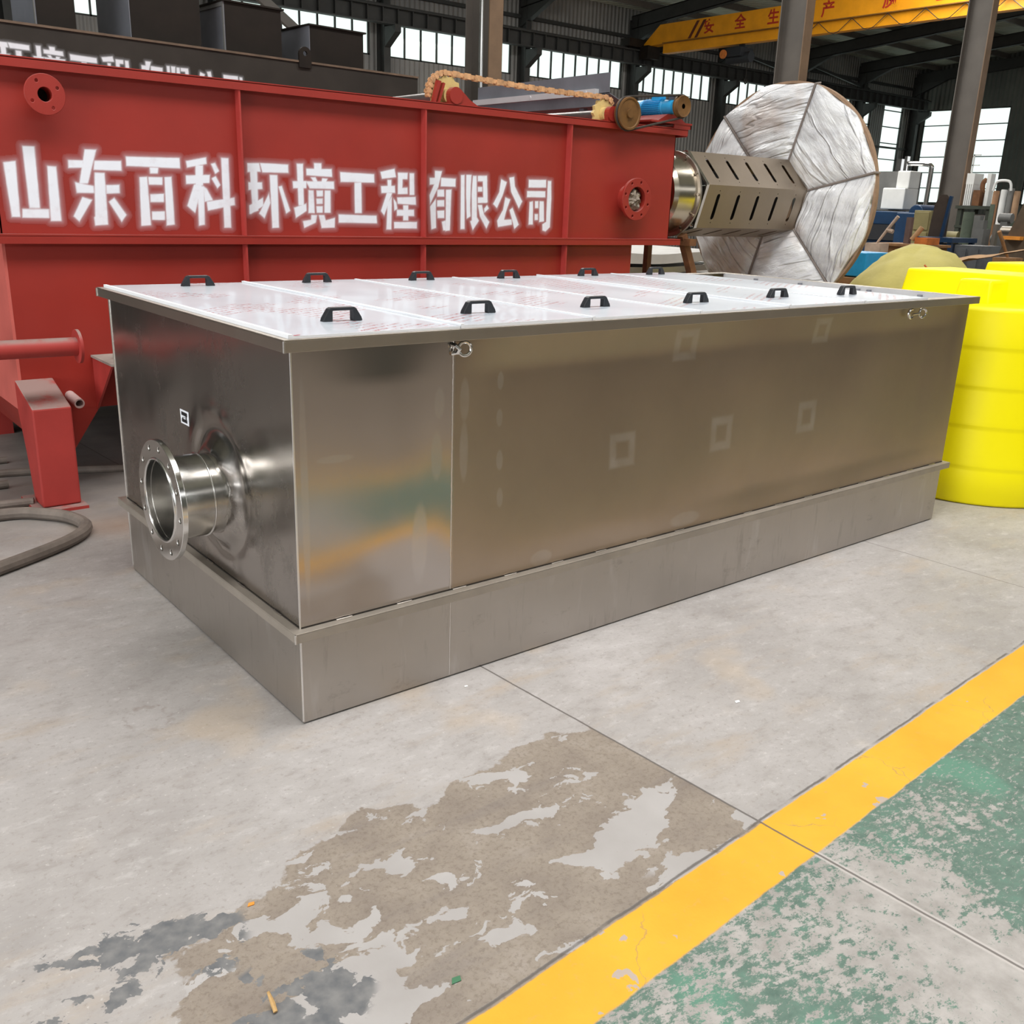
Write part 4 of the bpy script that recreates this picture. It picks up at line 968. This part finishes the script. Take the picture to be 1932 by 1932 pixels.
for k in range(6):
    p, r_ = hv(k), hv(k+1); e = (r_-p); w_ = e.length; e.normalize()
    nrm = Vector((0, math.cos(A0+(k+.5)*PI/3), math.sin(A0+(k+.5)*PI/3)))
    holes = []
    for i in range(5):
        x = .17 + i*.255
        holes.append([(x+.021*math.cos(a), w_*.5 + (.085 if math.sin(a) >= 0 else -.085)*1 + .021*math.sin(a)) for a in [j*PI/6 + .001 for j in range(12)]])
        for yy in (.045, w_-.045): holes.append(circ(x, yy, .0055, 6))
    q = MB(); q.holed([(0, 0), (H1-H0, 0), (H1-H0, w_), (0, w_)], holes, Vector((H0, AY, AZ))+p, (1, 0, 0), e, nrm*-.004)
    q.build('housing_panel', HOUS, ae, smooth=False)
q = MB(); q.cyl((5.15, AY, AZ), (6.44, AY, AZ), .20, 28); q.build('inner_motor', simple('dark_inner_motor', lin(34, 30, 26), .6), ae)
q = MB()
for k in range(6):
    p, r_ = hv(k), hv(k+1); q.beam(Vector((H0-.006, AY, AZ))+p, Vector((H0-.006, AY, AZ))+r_, .014, .03, (1, 0, 0))
    q.prism([Vector((H0, AY, AZ))+p*.99, Vector((H0, AY, AZ))+p*.80, Vector((H0-.07, AY, AZ))+p*.84, ], hv(k+1.5)*.02)
q.build('end_frame', STEEL_B, ae, smooth=False)
BRASS = m_plain_steel('motor_shell_steel', (.66, .60, .50), .22)
q = MB(); q.lathe((4.80, AY, AZ), (1, 0, 0), [(0, .2), (0, .275), (.03, .30), (.20, .305), (.235, .31)], 56); q.build('motor_shell', BRASS, ae)
q = MB(); q.pipe((5.035, AY, AZ), (5.055, AY, AZ), .338, .24, 56); q.cyl((5.05, AY, AZ), (5.12, AY, AZ), .26, 40)
for k in range(12): a = k*PI/6; q.cyl((5.02, AY+.322*math.cos(a), AZ+.322*math.sin(a)), (5.04, AY+.322*math.cos(a), AZ+.322*math.sin(a)), .012, 6)
q.build('motor_flange', STEEL, ae)
q = MB()
q.beam((5.03, 3.10, 1.372), (5.74, 3.10, .0), .06, .06); q.box(5.02, 5.10, 3.0, 3.56, 1.29, 1.345)
q.beam((5.06, 3.5, 1.35), (5.06, 3.5, 0), .05, .05); q.beam((5.35, 3.12, .75), (5.08, 3.48, .75), .04, .04)
tag(q.build('steel_trestle', RUST, loc=(5.5, AY, 0), smooth=False), 'rusty brown steel trestle carrying the slotted aerator housing', 'trestle')

# ------------------------------------------------------------------ stacked bent sheets beyond the red tank
SHEET = m_plain_steel('grey_sheet_steel', (.72, .72, .71), .3)
SHW = simple('white_coated_sheet', lin(206, 204, 200), .35, var=.08)
lab = ['pale bent metal sheet bundle, topmost of the stack behind the trestle', 'grey bent metal sheet bundle, middle of the stack behind the trestle', 'white metal sheet bundle at the bottom of the stack behind the trestle']
for i, (z, th, mat) in enumerate(((1.045, .115, SHW), (.955, .075, SHEET), (.80, .135, SHW))):
    def top(u, v, z=z, i=i): return (5.35+u*1.75, 4.42+v*1.6, z + th + (.03*(u-.45)**2*4-.02 if i < 2 else 0) + .012*nz(u*3+i*5, v*2))
    def bot(u, v): p = top(u, v); return (p[0], p[1], p[2]-th*(.8+.5*(u-.6)**2))
    q = MB(); q.grid(top, 16, 6); q.grid(bot, 16, 6)
    q.grid(lambda u, v: tuple(Vector(bot(u, 0)).lerp(Vector(top(u, 0)), v)), 16, 1); q.grid(lambda u, v: tuple(Vector(bot(u, 1)).lerp(Vector(top(u, 1)), v)), 16, 1)
    q.grid(lambda u, v: tuple(Vector(bot(0, u)).lerp(Vector(top(0, u)), v)), 6, 1); q.grid(lambda u, v: tuple(Vector(bot(1, u)).lerp(Vector(top(1, u)), v)), 6, 1)
    tag(q.build('sheet_bundle', mat, loc=(6.2, 5.2, z), ang=40, weld=True), lab[i], 'metal sheet', 'metal sheets stacked behind the trestle')
q = MB(); q.box(5.4, 7.0, 4.5, 6.0, 0, .12)
for x in (5.5, 6.2, 6.85): q.box(x, x+.1, 4.5, 6.0, .12, .795)
q.box(5.4, 7.0, 4.47, 4.5, .25, .7)
tag(q.build('timber_crib', simple('dark_timber', lin(70, 54, 40), .8), loc=(6.2, 5.2, 0), smooth=False), 'dark timber crib under the stacked metal sheets', 'crib')
def sack(name, c, r, mat, label, cat, seed, sq=2.6):
    q = MB(); cx, cy, cz = c; rx, ry, rz = r
    def f(u, v):
        a = u*2*PI; t = -PI/2+v*PI; ct = math.cos(t) if t > 0 else math.cos(t)**.75
        dx, dy, dz = math.cos(t)*math.cos(a), math.cos(t)*math.sin(a), math.sin(t); k = 1+.09*nz(dx*1.6+seed, dy*1.6, dz*1.6)+.045*nz(dx*4, dy*4+seed, dz*4)+.015*nz(dx*9, dy*9, dz*9)
        return (cx+rx*ct*math.cos(a)*k, cy+ry*ct*math.sin(a)*k, max(cz-rz, cz+rz*math.sin(t)*k))
    q.grid(f, 44, 26); return tag(q.build(name, mat, loc=(cx, cy, cz-rz), ang=70), label, cat)
q_sack = simple('olive_woven_sack', lin(178, 168, 98), .8, var=.12, scale=4, bump=.25)
sack('woven_sack', (7.55, 2.40, .66), (.62, .62, .66), q_sack, 'big bulging olive green woven sack behind the long steel tank', 'sack', 3)
sack('cloth_bundle', (5.95, 3.75, .44), (.32, .2, .44), simple('tan_cloth', lin(186, 150, 84), .85, var=.25, scale=8), 'tan cloth bundle on the floor behind the trestle', 'bundle', 8)
q = MB(); q.tube(spline([(7.6, 1.86, .70), (7.2, 1.92, .92), (7.15, 2.0, 1.06), (7.1, 2.1, 1.18)], 6), .008, 6)
tag(q.build('red_cord', simple('orange_red_cord', lin(190, 92, 50), .7), loc=(7.2, 1.9, .7)), 'thin orange red cord hanging over the olive sack', 'cord')

# ------------------------------------------------------------------ yellow plastic dosing tanks
def yellow_tank(label, cx, cy, rz, s=1.0, dz=0):
    r = thing('plastic_tank', label, 'tank', (cx, cy, 0), 'yellow plastic tanks')
    R = .60
    prof = [(0, R-.03), (.004, R-.012), (.02, R)]
    for zr_ in (.215, .45, .672, .893):
        prof += [(zr_-.028, R), (zr_-.016, R-.0015), (zr_-.004, R-.002), (zr_+.008, R+.0005), (zr_+.018, R+.0015), (zr_+.03, R)]
    prof += [(1.095, R), (1.112, R-.006), (1.122, R-.02), (1.126, R-.05), (1.13, .3), (1.131, .01)]
    MB().lathe((cx, cy, 0), (0, 0, 1), prof, 96).build('barrel', YEL, r, ang=50)
    def block(x0, x1, y0, y1, z0, z1, dr, name):
        q = MB(); vs = [(cx+x0, cy+y0, z0), (cx+x1, cy+y0, z0), (cx+x1, cy+y1, z0), (cx+x0, cy+y1, z0), (cx+x0+dr, cy+y0+dr, z1), (cx+x1-dr, cy+y0+dr, z1), (cx+x1-dr, cy+y1-dr, z1), (cx+x0+dr, cy+y1-dr, z1)]
        q.add(vs, [(3, 2, 1, 0), (4, 5, 6, 7), (0, 1, 5, 4), (1, 2, 6, 5), (2, 3, 7, 6), (3, 0, 4, 7)])
        o = q.build(name, YEL, r, smooth=True, ang=30); b_ = o.modifiers.new('bevel', 'BEVEL'); b_.width = .014; b_.segments = 3
    block(-.255, .255, -.555, .51, 1.115, 1.278, .02, 'raised_bridge')
    block(-.44, -.2, -.165, .055, 1.115, 1.252, .016, 'raised_arm')
    block(.2, .46, -.165, .055, 1.115, 1.252, .016, 'raised_arm')
    q = MB(); q.cyl((cx+.02, cy-.2, 1.27), (cx+.02, cy-.2, 1.30), .09, 28); q.build('filler_cap', BLKPL, r)
    r.rotation_euler.z = rz
    return r
yellow_tank('ribbed bright yellow plastic tank standing at the far end of the steel tank', 4.755, .30, math.radians(-2))
yellow_tank('yellow plastic tank behind the first one, only its raised top showing', 6.42, .62, math.radians(-4))
q = MB(); q.box(5.45, 5.75, -.4, .86, 1.225, 1.240); q.box(5.5, 5.54, -.3, .8, 0, 1.225); q.box(5.66, 5.70, -.3, .8, 0, 1.225)
tag(q.build('steel_stand', m_plain_steel('pale_plate', (.8, .8, .82), .3), loc=(5.6, .2, 0), smooth=False), 'pale grey steel stand between the two yellow tanks', 'stand')

# ------------------------------------------------------------------ hoses and bits on the floor
def hose(label, pts, r, mat=RUBBER, name='air_hose'):
    q = MB(); q.tube(spline(pts, 10), r, 10); return tag(q.build(name, mat, loc=pts[0]), label, 'hose', 'hoses on the floor by the red tank')
hose('thick dusty grey hose loop nearest the camera beside the red tank leg', [(-1.6, 1.55, .03), (-.9, 1.63, .03), (-.48, 1.84, .03), (-.16, 2.03, .03), (-.03, 2.19, .03), (-.04, 2.36, .03), (-.13, 2.50, .03), (-.30, 2.60, .03), (-.8, 2.58, .03), (-1.7, 2.45, .03)], .030)
hose('dusty hose running straight back to the left behind the leg', [(-1.4, 2.95, .024), (-.7, 2.84, .024), (-.35, 2.80, .024), (-.16, 2.775, .024), (-.125, 2.765, .024)], .022)
hose('grey hose on the floor under the red tank hopper', [(-.9, 3.5, .02), (-.3, 3.45, .02), (.1, 3.35, .02), (.45, 3.2, .02), (.9, 3.1, .02)], .022)
hose('grey hose curving at the left edge beyond the leg', [(-1.5, 3.3, .024), (-.9, 3.28, .024), (-.5, 3.18, .024), (-.16, 3.17, .024)], .022)
hose('short dusty hose end curving in under the leg at left', [(-1.3, 3.9, .02), (-.8, 3.95, .02), (-.45, 3.75, .02), (-.05, 3.72, .02)], .02)
q = MB(); q.lathe((-.43, 3.28, .07), (-.25, -.95, .05), [(-.03, .02), (-.03, .06), (0, .07), (.03, .06), (.03, .02)], 24)
tag(q.build('castor_wheel', BLKPL, loc=(-.43, 3.28, 0)), 'small black wheel lying on the floor at the left edge', 'wheel')
q = MB(); q.tube([(-.562, -.985, .004), (-.560, -.968, .012), (-.562, -.952, .030)], [.0045, .005, .003], 8)
tag(q.build('wood_splinter', simple('pale_wood_splinter', lin(196, 158, 104), .8, var=.3, scale=40), loc=(-.56, -.97, 0)), 'small wood splinter on the floor near the bottom edge', 'splinter')
for nm, lb, x, y, s, colr in (('paint_chip', 'tiny orange paint flake on the floor lower left', -.47, -.66, .010, (226, 150, 60)), ('white_chip', 'small white chip on the floor before the tank seam', .56, -.09, .008, (236, 236, 234)), ('white_paper_scrap', 'white scrap on the bare floor right of the joint', 1.245, -.70, .012, (235, 235, 235)), ('green_paint_chip', 'tiny green paint flake on the floor by the yellow line', -.22, -1.13, .014, (70, 120, 88))):
    q = MB(); q.prism([(x-s, y-s*.4, .001), (x+s*.6, y-s*.6, .001), (x+s, y+s*.3, .001), (x-s*.3, y+s*.6, .001)], (0, 0, .0015))
    tag(q.build({'white_chip': 'plastic_chip', 'white_paper_scrap': 'paper_scrap'}.get(nm, nm), simple(nm+'_col', lin(*colr), .6, var=.05), loc=(x, y, .001), smooth=False), lb, 'scrap')
# low dark clutter under the tanks
for i, (x, y, sx, sy, h) in enumerate(((-.9, 4.3, .5, .3, .16), (-.55, 4.9, .4, .3, .12))):
    q = MB(); q.box(x, x+sx, y, y+sy, 0, h)
    tag(q.build('steel_offcut', BLACK, loc=(x, y, 0), smooth=False, bevel=.01), ['dark steel offcut on the floor at the far left edge', 'dark steel offcut further back under the black tank'][i], 'offcut')

# ------------------------------------------------------------------ workshop beyond, on the right
# white machine with pipe frame on a blue bed
lm = thing('machine_tool', 'white machine tool on a long dark blue bed before the far windows', 'machine', (17.5, 8.4, 0))
q = MB(); q.box(17.3, 18.1, 7.95, 10.2, 1.42, 1.68); q.box(17.35, 18.05, 8.05, 10.2, 0, 1.12); q.box(17.2, 18.1, 7.9, 8.4, .9, 1.66); q.cyl((17.3, 8.05, 1.66), (18.0, 8.05, 1.66), .16, 20)
q.build('bed', BLUEP, lm, smooth=False, bevel=.02)
q = MB(); q.box(17.28, 18.06, 8.3, 10.1, 1.12, 1.42); q.build('slide', BLKPL, lm, smooth=False)
q = MB(); q.box(17.6, 18.1, 8.52, 9.02, 1.72, 2.13); q.box(17.7, 18.1, 8.52, 8.80, 2.13, 2.46); q.build('headstock', WHITEP, lm, smooth=False, bevel=.02)
q = MB(); q.box(17.9, 18.6, 8.78, 9.5, 1.7, 2.46); q.box(17.9, 18.5, 9.5, 9.95, 1.7, 2.08); q.build('cabinet', GREYM, lm, smooth=False)
q = MB(); q.tube(spline([(18.0, 8.80, 2.46), (18.0, 8.80, 2.60), (18.0, 8.78, 2.61), (18.0, 8.40, 2.60), (18.0, 8.28, 2.56), (18.0, 8.26, 2.44), (18.0, 8.27, 1.68)], 8), .045, 10); q.box(17.95, 18.05, 8.78, 8.84, 2.46, 2.75); q.box(17.95, 18.05, 8.9, 9.0, 2.46, 2.7)
q.build('pipe_frame', STEEL_B, lm)
q = MB(); q.box(13.0, 13.4, 5.36, 5.63, 0, 1.68); q.box(12.985, 13.0, 5.38, 5.61, 1.40, 1.66); q.box(12.985, 13.0, 5.38, 5.61, .1, 1.37)
tag(q.build('olive_cabinet', OLIVE, loc=(13.5, 5.5, 0), smooth=False, bevel=.01), 'olive green metal cabinet left of the leaning dark board', 'cabinet')
q = MB(); q.prism([(12.4, 5.03, 1.325), (12.4, 4.80, 1.325), (12.4, 4.80, 1.70), (12.4, 4.83, 1.84), (12.4, 4.88, 1.895), (12.4, 4.94, 1.88), (12.4, 5.0, 1.76)], (.08, 0, 0))
tag(q.build('dark_board', simple('dark_brown_board', lin(58, 46, 38), .8), loc=(12.45, 4.9, 1.325), smooth=False), 'tall dark brown board leaning before the third column', 'board')
q = MB(); q.beam((12.35, 4.80, 1.325), (12.35, 4.745, 1.875), .04, .04)
tag(q.build('blue_bar', BLUEP, loc=(12.35, 4.8, 1.325), smooth=False), 'blue steel bar leaning along the dark brown board', 'bar')
q = MB(); q.box(12.1, 12.8, 4.5, 5.08, 1.26, 1.322)
for x in (12.12, 12.72):
    for y in (4.52, 4.98): q.box(x, x+.06, y, y+.06, 0, 1.26)
q.box(12.14, 12.7, 4.66, 4.86, .75, 1.24); q.box(12.12, 12.78, 4.55, 5.03, .70, .74)
tag(q.build('workbench', BLUEP, loc=(12.45, 4.8, 0), smooth=False), 'blue grey steel workbench under the leaning dark board', 'bench')
q = MB(); q.box(10.6, 11.15, 4.05, 4.72, 0, 1.22); q.box(10.55, 11.18, 4.02, 4.75, 1.22, 1.25)
tag(q.build('wooden_crate', WOODB, loc=(11, 4.3, 0), smooth=False), 'brown wooden crate behind the olive sack', 'crate')
q = MB(); q.box(10.7, 11.0, 4.09, 4.26, 1.252, 1.335)
tag(q.build('orange_carton', ORANGE, loc=(11, 4.15, 1.25), smooth=False), 'orange brown carton lying on the wooden crate', 'carton')
q = MB(); q.tube([(10.0, 4.36, 1.25), (10.0, 4.24, 1.42), (10.0, 4.12, 1.58)], [.014, .02, .022], 8); q.tube([(10.0, 4.24, 1.42), (10.0, 4.16, 1.40)], .025, 8)
q.box(9.9, 10.1, 4.25, 4.45, 0, 1.26)
tag(q.build('wooden_post', simple('pale_post_wood', lin(186, 164, 146), .8), loc=(10, 4.3, 0)), 'pale forked stick propped up behind the olive sack', 'stick')
q = MB(); q.box(10.8, 10.86, 4.40, 4.47, 1.252, 1.575); tag(q.build('dark_plank', simple('dark_plank', lin(96, 78, 74), .8), loc=(11, 4.4, 1.25), smooth=False), 'upright dark reddish plank on the wooden crate', 'plank')
q = MB(); q.tube([(10.75, 4.33, 1.30), (10.78, 4.285, 1.38), (10.8, 4.24, 1.46)], .032, 12); tag(q.build('cardboard_tube', CARD, loc=(10.9, 4.1, 1.4)), 'tan cardboard tube leaning above the orange carton', 'tube')
q = MB(); q.box(8.3, 8.8, 3.42, 3.86, .95, 1.20)
tag(q.build('blue_box', SKYBLUE, loc=(8.5, 3.6, .95), smooth=False, bevel=.01), 'bright blue box behind the wrapped disc and the olive sack', 'box')
q = MB(); q.box(8.2, 8.9, 3.35, 3.95, .8, .94)
for y in (3.4, 3.6, 3.85): q.box(8.22, 8.88, y, y+.06, 0, .8)
for k in range(5): q.box(8.17, 8.2, 3.37, 3.9, .5+k*.08, .53+k*.08)
tag(q.build('slatted_pallet_box', WOODB, loc=(8.5, 3.6, 0), smooth=False), 'slatted wooden crate holding the bright blue box', 'crate')
q = MB(); q.tube([(10.2, 2.82, 1.17), (10.0, 2.88, 1.46)], [.014, .022], 8); q.box(10.0, 10.3, 2.7, 2.9, 0, 1.18); tag(q.build('broom_stick', WOODB, loc=(10.1, 2.85, 0)), 'thin pale wooden stick standing above the yellow tank', 'stick')
def bench(x, y0, y1, z, label, mat):
    q = MB(); q.box(x, x+.7, y0, y1, z-.05, z)
    for xx in (x+.03, x+.6):
        for yy in (y0+.03, y1-.1): q.box(xx, xx+.07, yy, yy+.07, 0, z-.05)
    q.box(x+.02, x+.68, y0+.02, y1-.02, z-.35, z-.31); return tag(q.build('machine_bench', mat, loc=(x+.35, (y0+y1)/2, 0), smooth=False), label, 'bench')
bench(15.0, 5.45, 6.06, 1.79, 'dark green steel bench with shelf right of the third column', simple('dark_green_steel', lin(52, 58, 48), .6))
q = MB(); q.box(15.2, 15.5, 5.92, 6.05, 2.13, 2.30)
for k in range(4): q.box(15.2, 15.45, 5.925+k*.033, 5.945+k*.033, 1.795, 2.13)
q.box(15.2, 15.5, 5.92, 6.05, 1.79, 1.80); q.box(15.3, 15.32, 6.03, 6.05, 2.3, 2.6); q.box(15.3, 15.32, 5.93, 6.05, 2.58, 2.6); q.box(15.3, 15.32, 5.93, 6.05, 2.42, 2.44)
tag(q.build('white_column_machine', WHITEP, loc=(15.3, 6, 1.79), smooth=False), 'slim white machine with vertical bars on the dark green bench', 'machine')
q = MB(); q.box(15.2, 15.6, 5.78, 5.9, 1.795, 2.04); q.tube(spline([(15.3, 5.80, 2.0), (15.3, 5.81, 2.14), (15.3, 5.775, 2.20), (15.3, 5.775, 2.16)], 6), .04, 8)
tag(q.build('drill_press', RUST, loc=(15.4, 5.8, 1.79)), 'brown rusty drill press on the dark green bench', 'drill press')
q = MB(); q.box(15.25, 15.4, 5.67, 5.73, 1.795, 2.30)
tag(q.build('white_upright', WHITEP, loc=(15.3, 5.7, 1.79), smooth=False), 'white upright beside the brown drill press', 'upright')
q = MB(); q.cyl((15.2, 5.83, 1.575), (15.2, 5.56, 1.575), .09, 16); tag(q.build('grey_roll', simple('grey_roll', lin(176, 168, 164), .7), loc=(15.2, 5.7, 1.44)), 'pale grey roll on the shelf of the dark green bench', 'roll')
for k, (y0, mat, lb, z1) in enumerate(((5.32, simple('brown_cylinder', lin(150, 112, 80), .6), 'brown canister with white clamp right of the drill press', 2.02), (5.20, WHITEP, 'white gas bottle beside the brown canister', 2.04), (5.09, GREYM, 'grey gas bottle beside the white one', 2.06), (4.99, simple('tan_cylinder', lin(160, 128, 98), .6), 'tan gas bottle last of the row at the right edge', 2.02))):
    q = MB(); q.lathe((14.8, y0, 0), (0, 0, 1), [(0, .04), (0, .048), (z1-.02, .048), (z1, .042)], 20)
    tag(q.build('gas_bottle', mat, loc=(14.8, y0, 0)), lb, 'gas bottle', 'bottles standing right of the bench')
q = MB(); q.tube(spline([(14.7, 5.33, 2.02), (14.7, 5.31, 2.12), (14.7, 5.26, 2.165), (14.7, 5.12, 2.165), (14.7, 5.07, 2.12), (14.7, 5.05, 2.02)], 6), .02, 8)
tag(q.build('bottle_rail', WHITEP, loc=(14.7, 5.2, 2.0)), 'white bent tube handle above the gas bottles', 'handle bar')
q = MB(); q.box(15.5, 15.7, 4.85, 5.24, 2.33, 2.53); q.box(15.5, 15.7, 4.7, 5.09, 2.40, 2.58); q.box(15.57, 15.62, 5.03, 5.08, 0, 2.34)
tag(q.build('grey_switch_box', simple('grey_enclosure', lin(170, 164, 164), .5, var=.05), loc=(15.6, 5, 0), smooth=False), 'pale grey switch box on a post at the right edge', 'switch box')
q = MB(); q.prism([(11.0, 3.32, 1.18), (11.0, 2.85, 1.18), (11.0, 2.85, 1.86), (11.0, 3.10, 1.86)], (.25, 0, 0)); q.box(11.0, 11.6, 2.8, 3.3, 0, 1.18)
tag(q.build('brown_machine_cover', simple('brown_grey_cover', lin(84, 70, 54), .7), loc=(11.1, 3.1, 0), smooth=False), 'brown sloping machine cover at the right edge', 'machine cover')
q = MB(); q.box(10.9, 11.0, 3.05, 3.26, 1.36, 1.40); tag(q.build('orange_strip', simple('orange_strip', lin(222, 142, 52), .6), loc=(10.95, 3.15, 1.36), smooth=False), 'orange strip on the front of the brown machine cover', 'strip')
q = MB(); q.box(11.2, 11.7, 3.63, 3.98, 0, 1.26); q.box(11.18, 11.2, 3.66, 3.78, .9, 1.22); q.box(11.18, 11.2, 3.82, 3.95, .9, 1.22)
tag(q.build('grey_locker', simple('slate_locker', lin(84, 88, 92), .5), loc=(11.4, 3.8, 0), smooth=False), 'slate grey locker behind the yellow tank bridge', 'locker')
rr = random.Random(4)
cols = [GREYD, RUST, GREYM, OLIVE, simple('dusty_green', lin(88, 98, 84), .7), BLACKB, STEEL]
for k in range(16):
    x = 13.1+.42*(k % 3)+rr.random()*.1; y = 4.05+.068*k; h = 1.36+rr.random()*.36
    q = MB(); t = k % 4
    if t == 0: q.cyl((x, y, 0), (x, y, h), .05+rr.random()*.03, 14)
    elif t == 1: q.box(x, x+.2, y-.07, y+.07, 0, h); q.box(x+.02, x+.14, y-.04, y+.05, h, h+.12)
    elif t == 2: q.beam((x, y, 0), (x+.06, y+.06*(rr.random()-.5), h+.1), .06, .06)
    else: q.cyl((x, y-.09, h-.06), (x, y+.09, h-.06), .07, 14); q.box(x-.05, x+.05, y-.05, y+.05, 0, h-.1)
    nm = ('steel_drum', 'small_machine', 'steel_post', 'roller_stand')[t]
    place = '%s right of the third column, %s of its kind from left' % (('thin upright drum', 'small boxy machine', 'slim leaning post', 'roller stand')[t], ('fourth', 'third', 'second', 'first')[k//4])
    tag(q.build(nm, cols[rr.randrange(len(cols))], loc=(x, y, 0), smooth=(t in (0, 3))), place, nm.replace('_', ' '), 'clutter right of the third column')
# flattened cardboard on a pile behind the yellow tank
q = MB(); q.grid(lambda u, v: (8.6+v*1.1, 3.0-u*.62, 1.09+.10*u+.09*v+.03*nz(u*4, v*3)+.03*abs(u-.45)), 14, 4); q.grid(lambda u, v: (8.6+v*1.1, 3.0-u*.62, 1.082+.10*u+.09*v+.03*nz(u*4, v*3)+.03*abs(u-.45)), 14, 4)
tag(q.build('cardboard_sheet', CARD, loc=(9, 2.7, 1.1), ang=50), 'flattened brown cardboard sheet behind the yellow tank bridge', 'cardboard')
q = MB(); q.grid(lambda u, v: (8.9+v*.9, 2.35-u*.6, 1.13+.10*u+.04*nz(u*3+4, v*3)), 12, 4); q.grid(lambda u, v: (8.9+v*.9, 2.35-u*.6, 1.12+.10*u+.04*nz(u*3+4, v*3)), 12, 4)
tag(q.build('cardboard_sheet', WOODB, loc=(9.3, 2.3, 1.1), ang=50), 'darker crumpled cardboard sheet right of the flattened one', 'cardboard')
q = MB(); q.box(8.7, 9.7, 2.35, 3.0, 0, 1.02); q.box(8.9, 9.8, 1.8, 2.3, 0, 1.09)
tag(q.build('pallet_pile', simple('dark_pallet_wood', lin(92, 72, 54), .8), loc=(9.2, 2.5, 0), smooth=False), 'dark wooden pallet pile under the cardboard sheets', 'pallet pile')
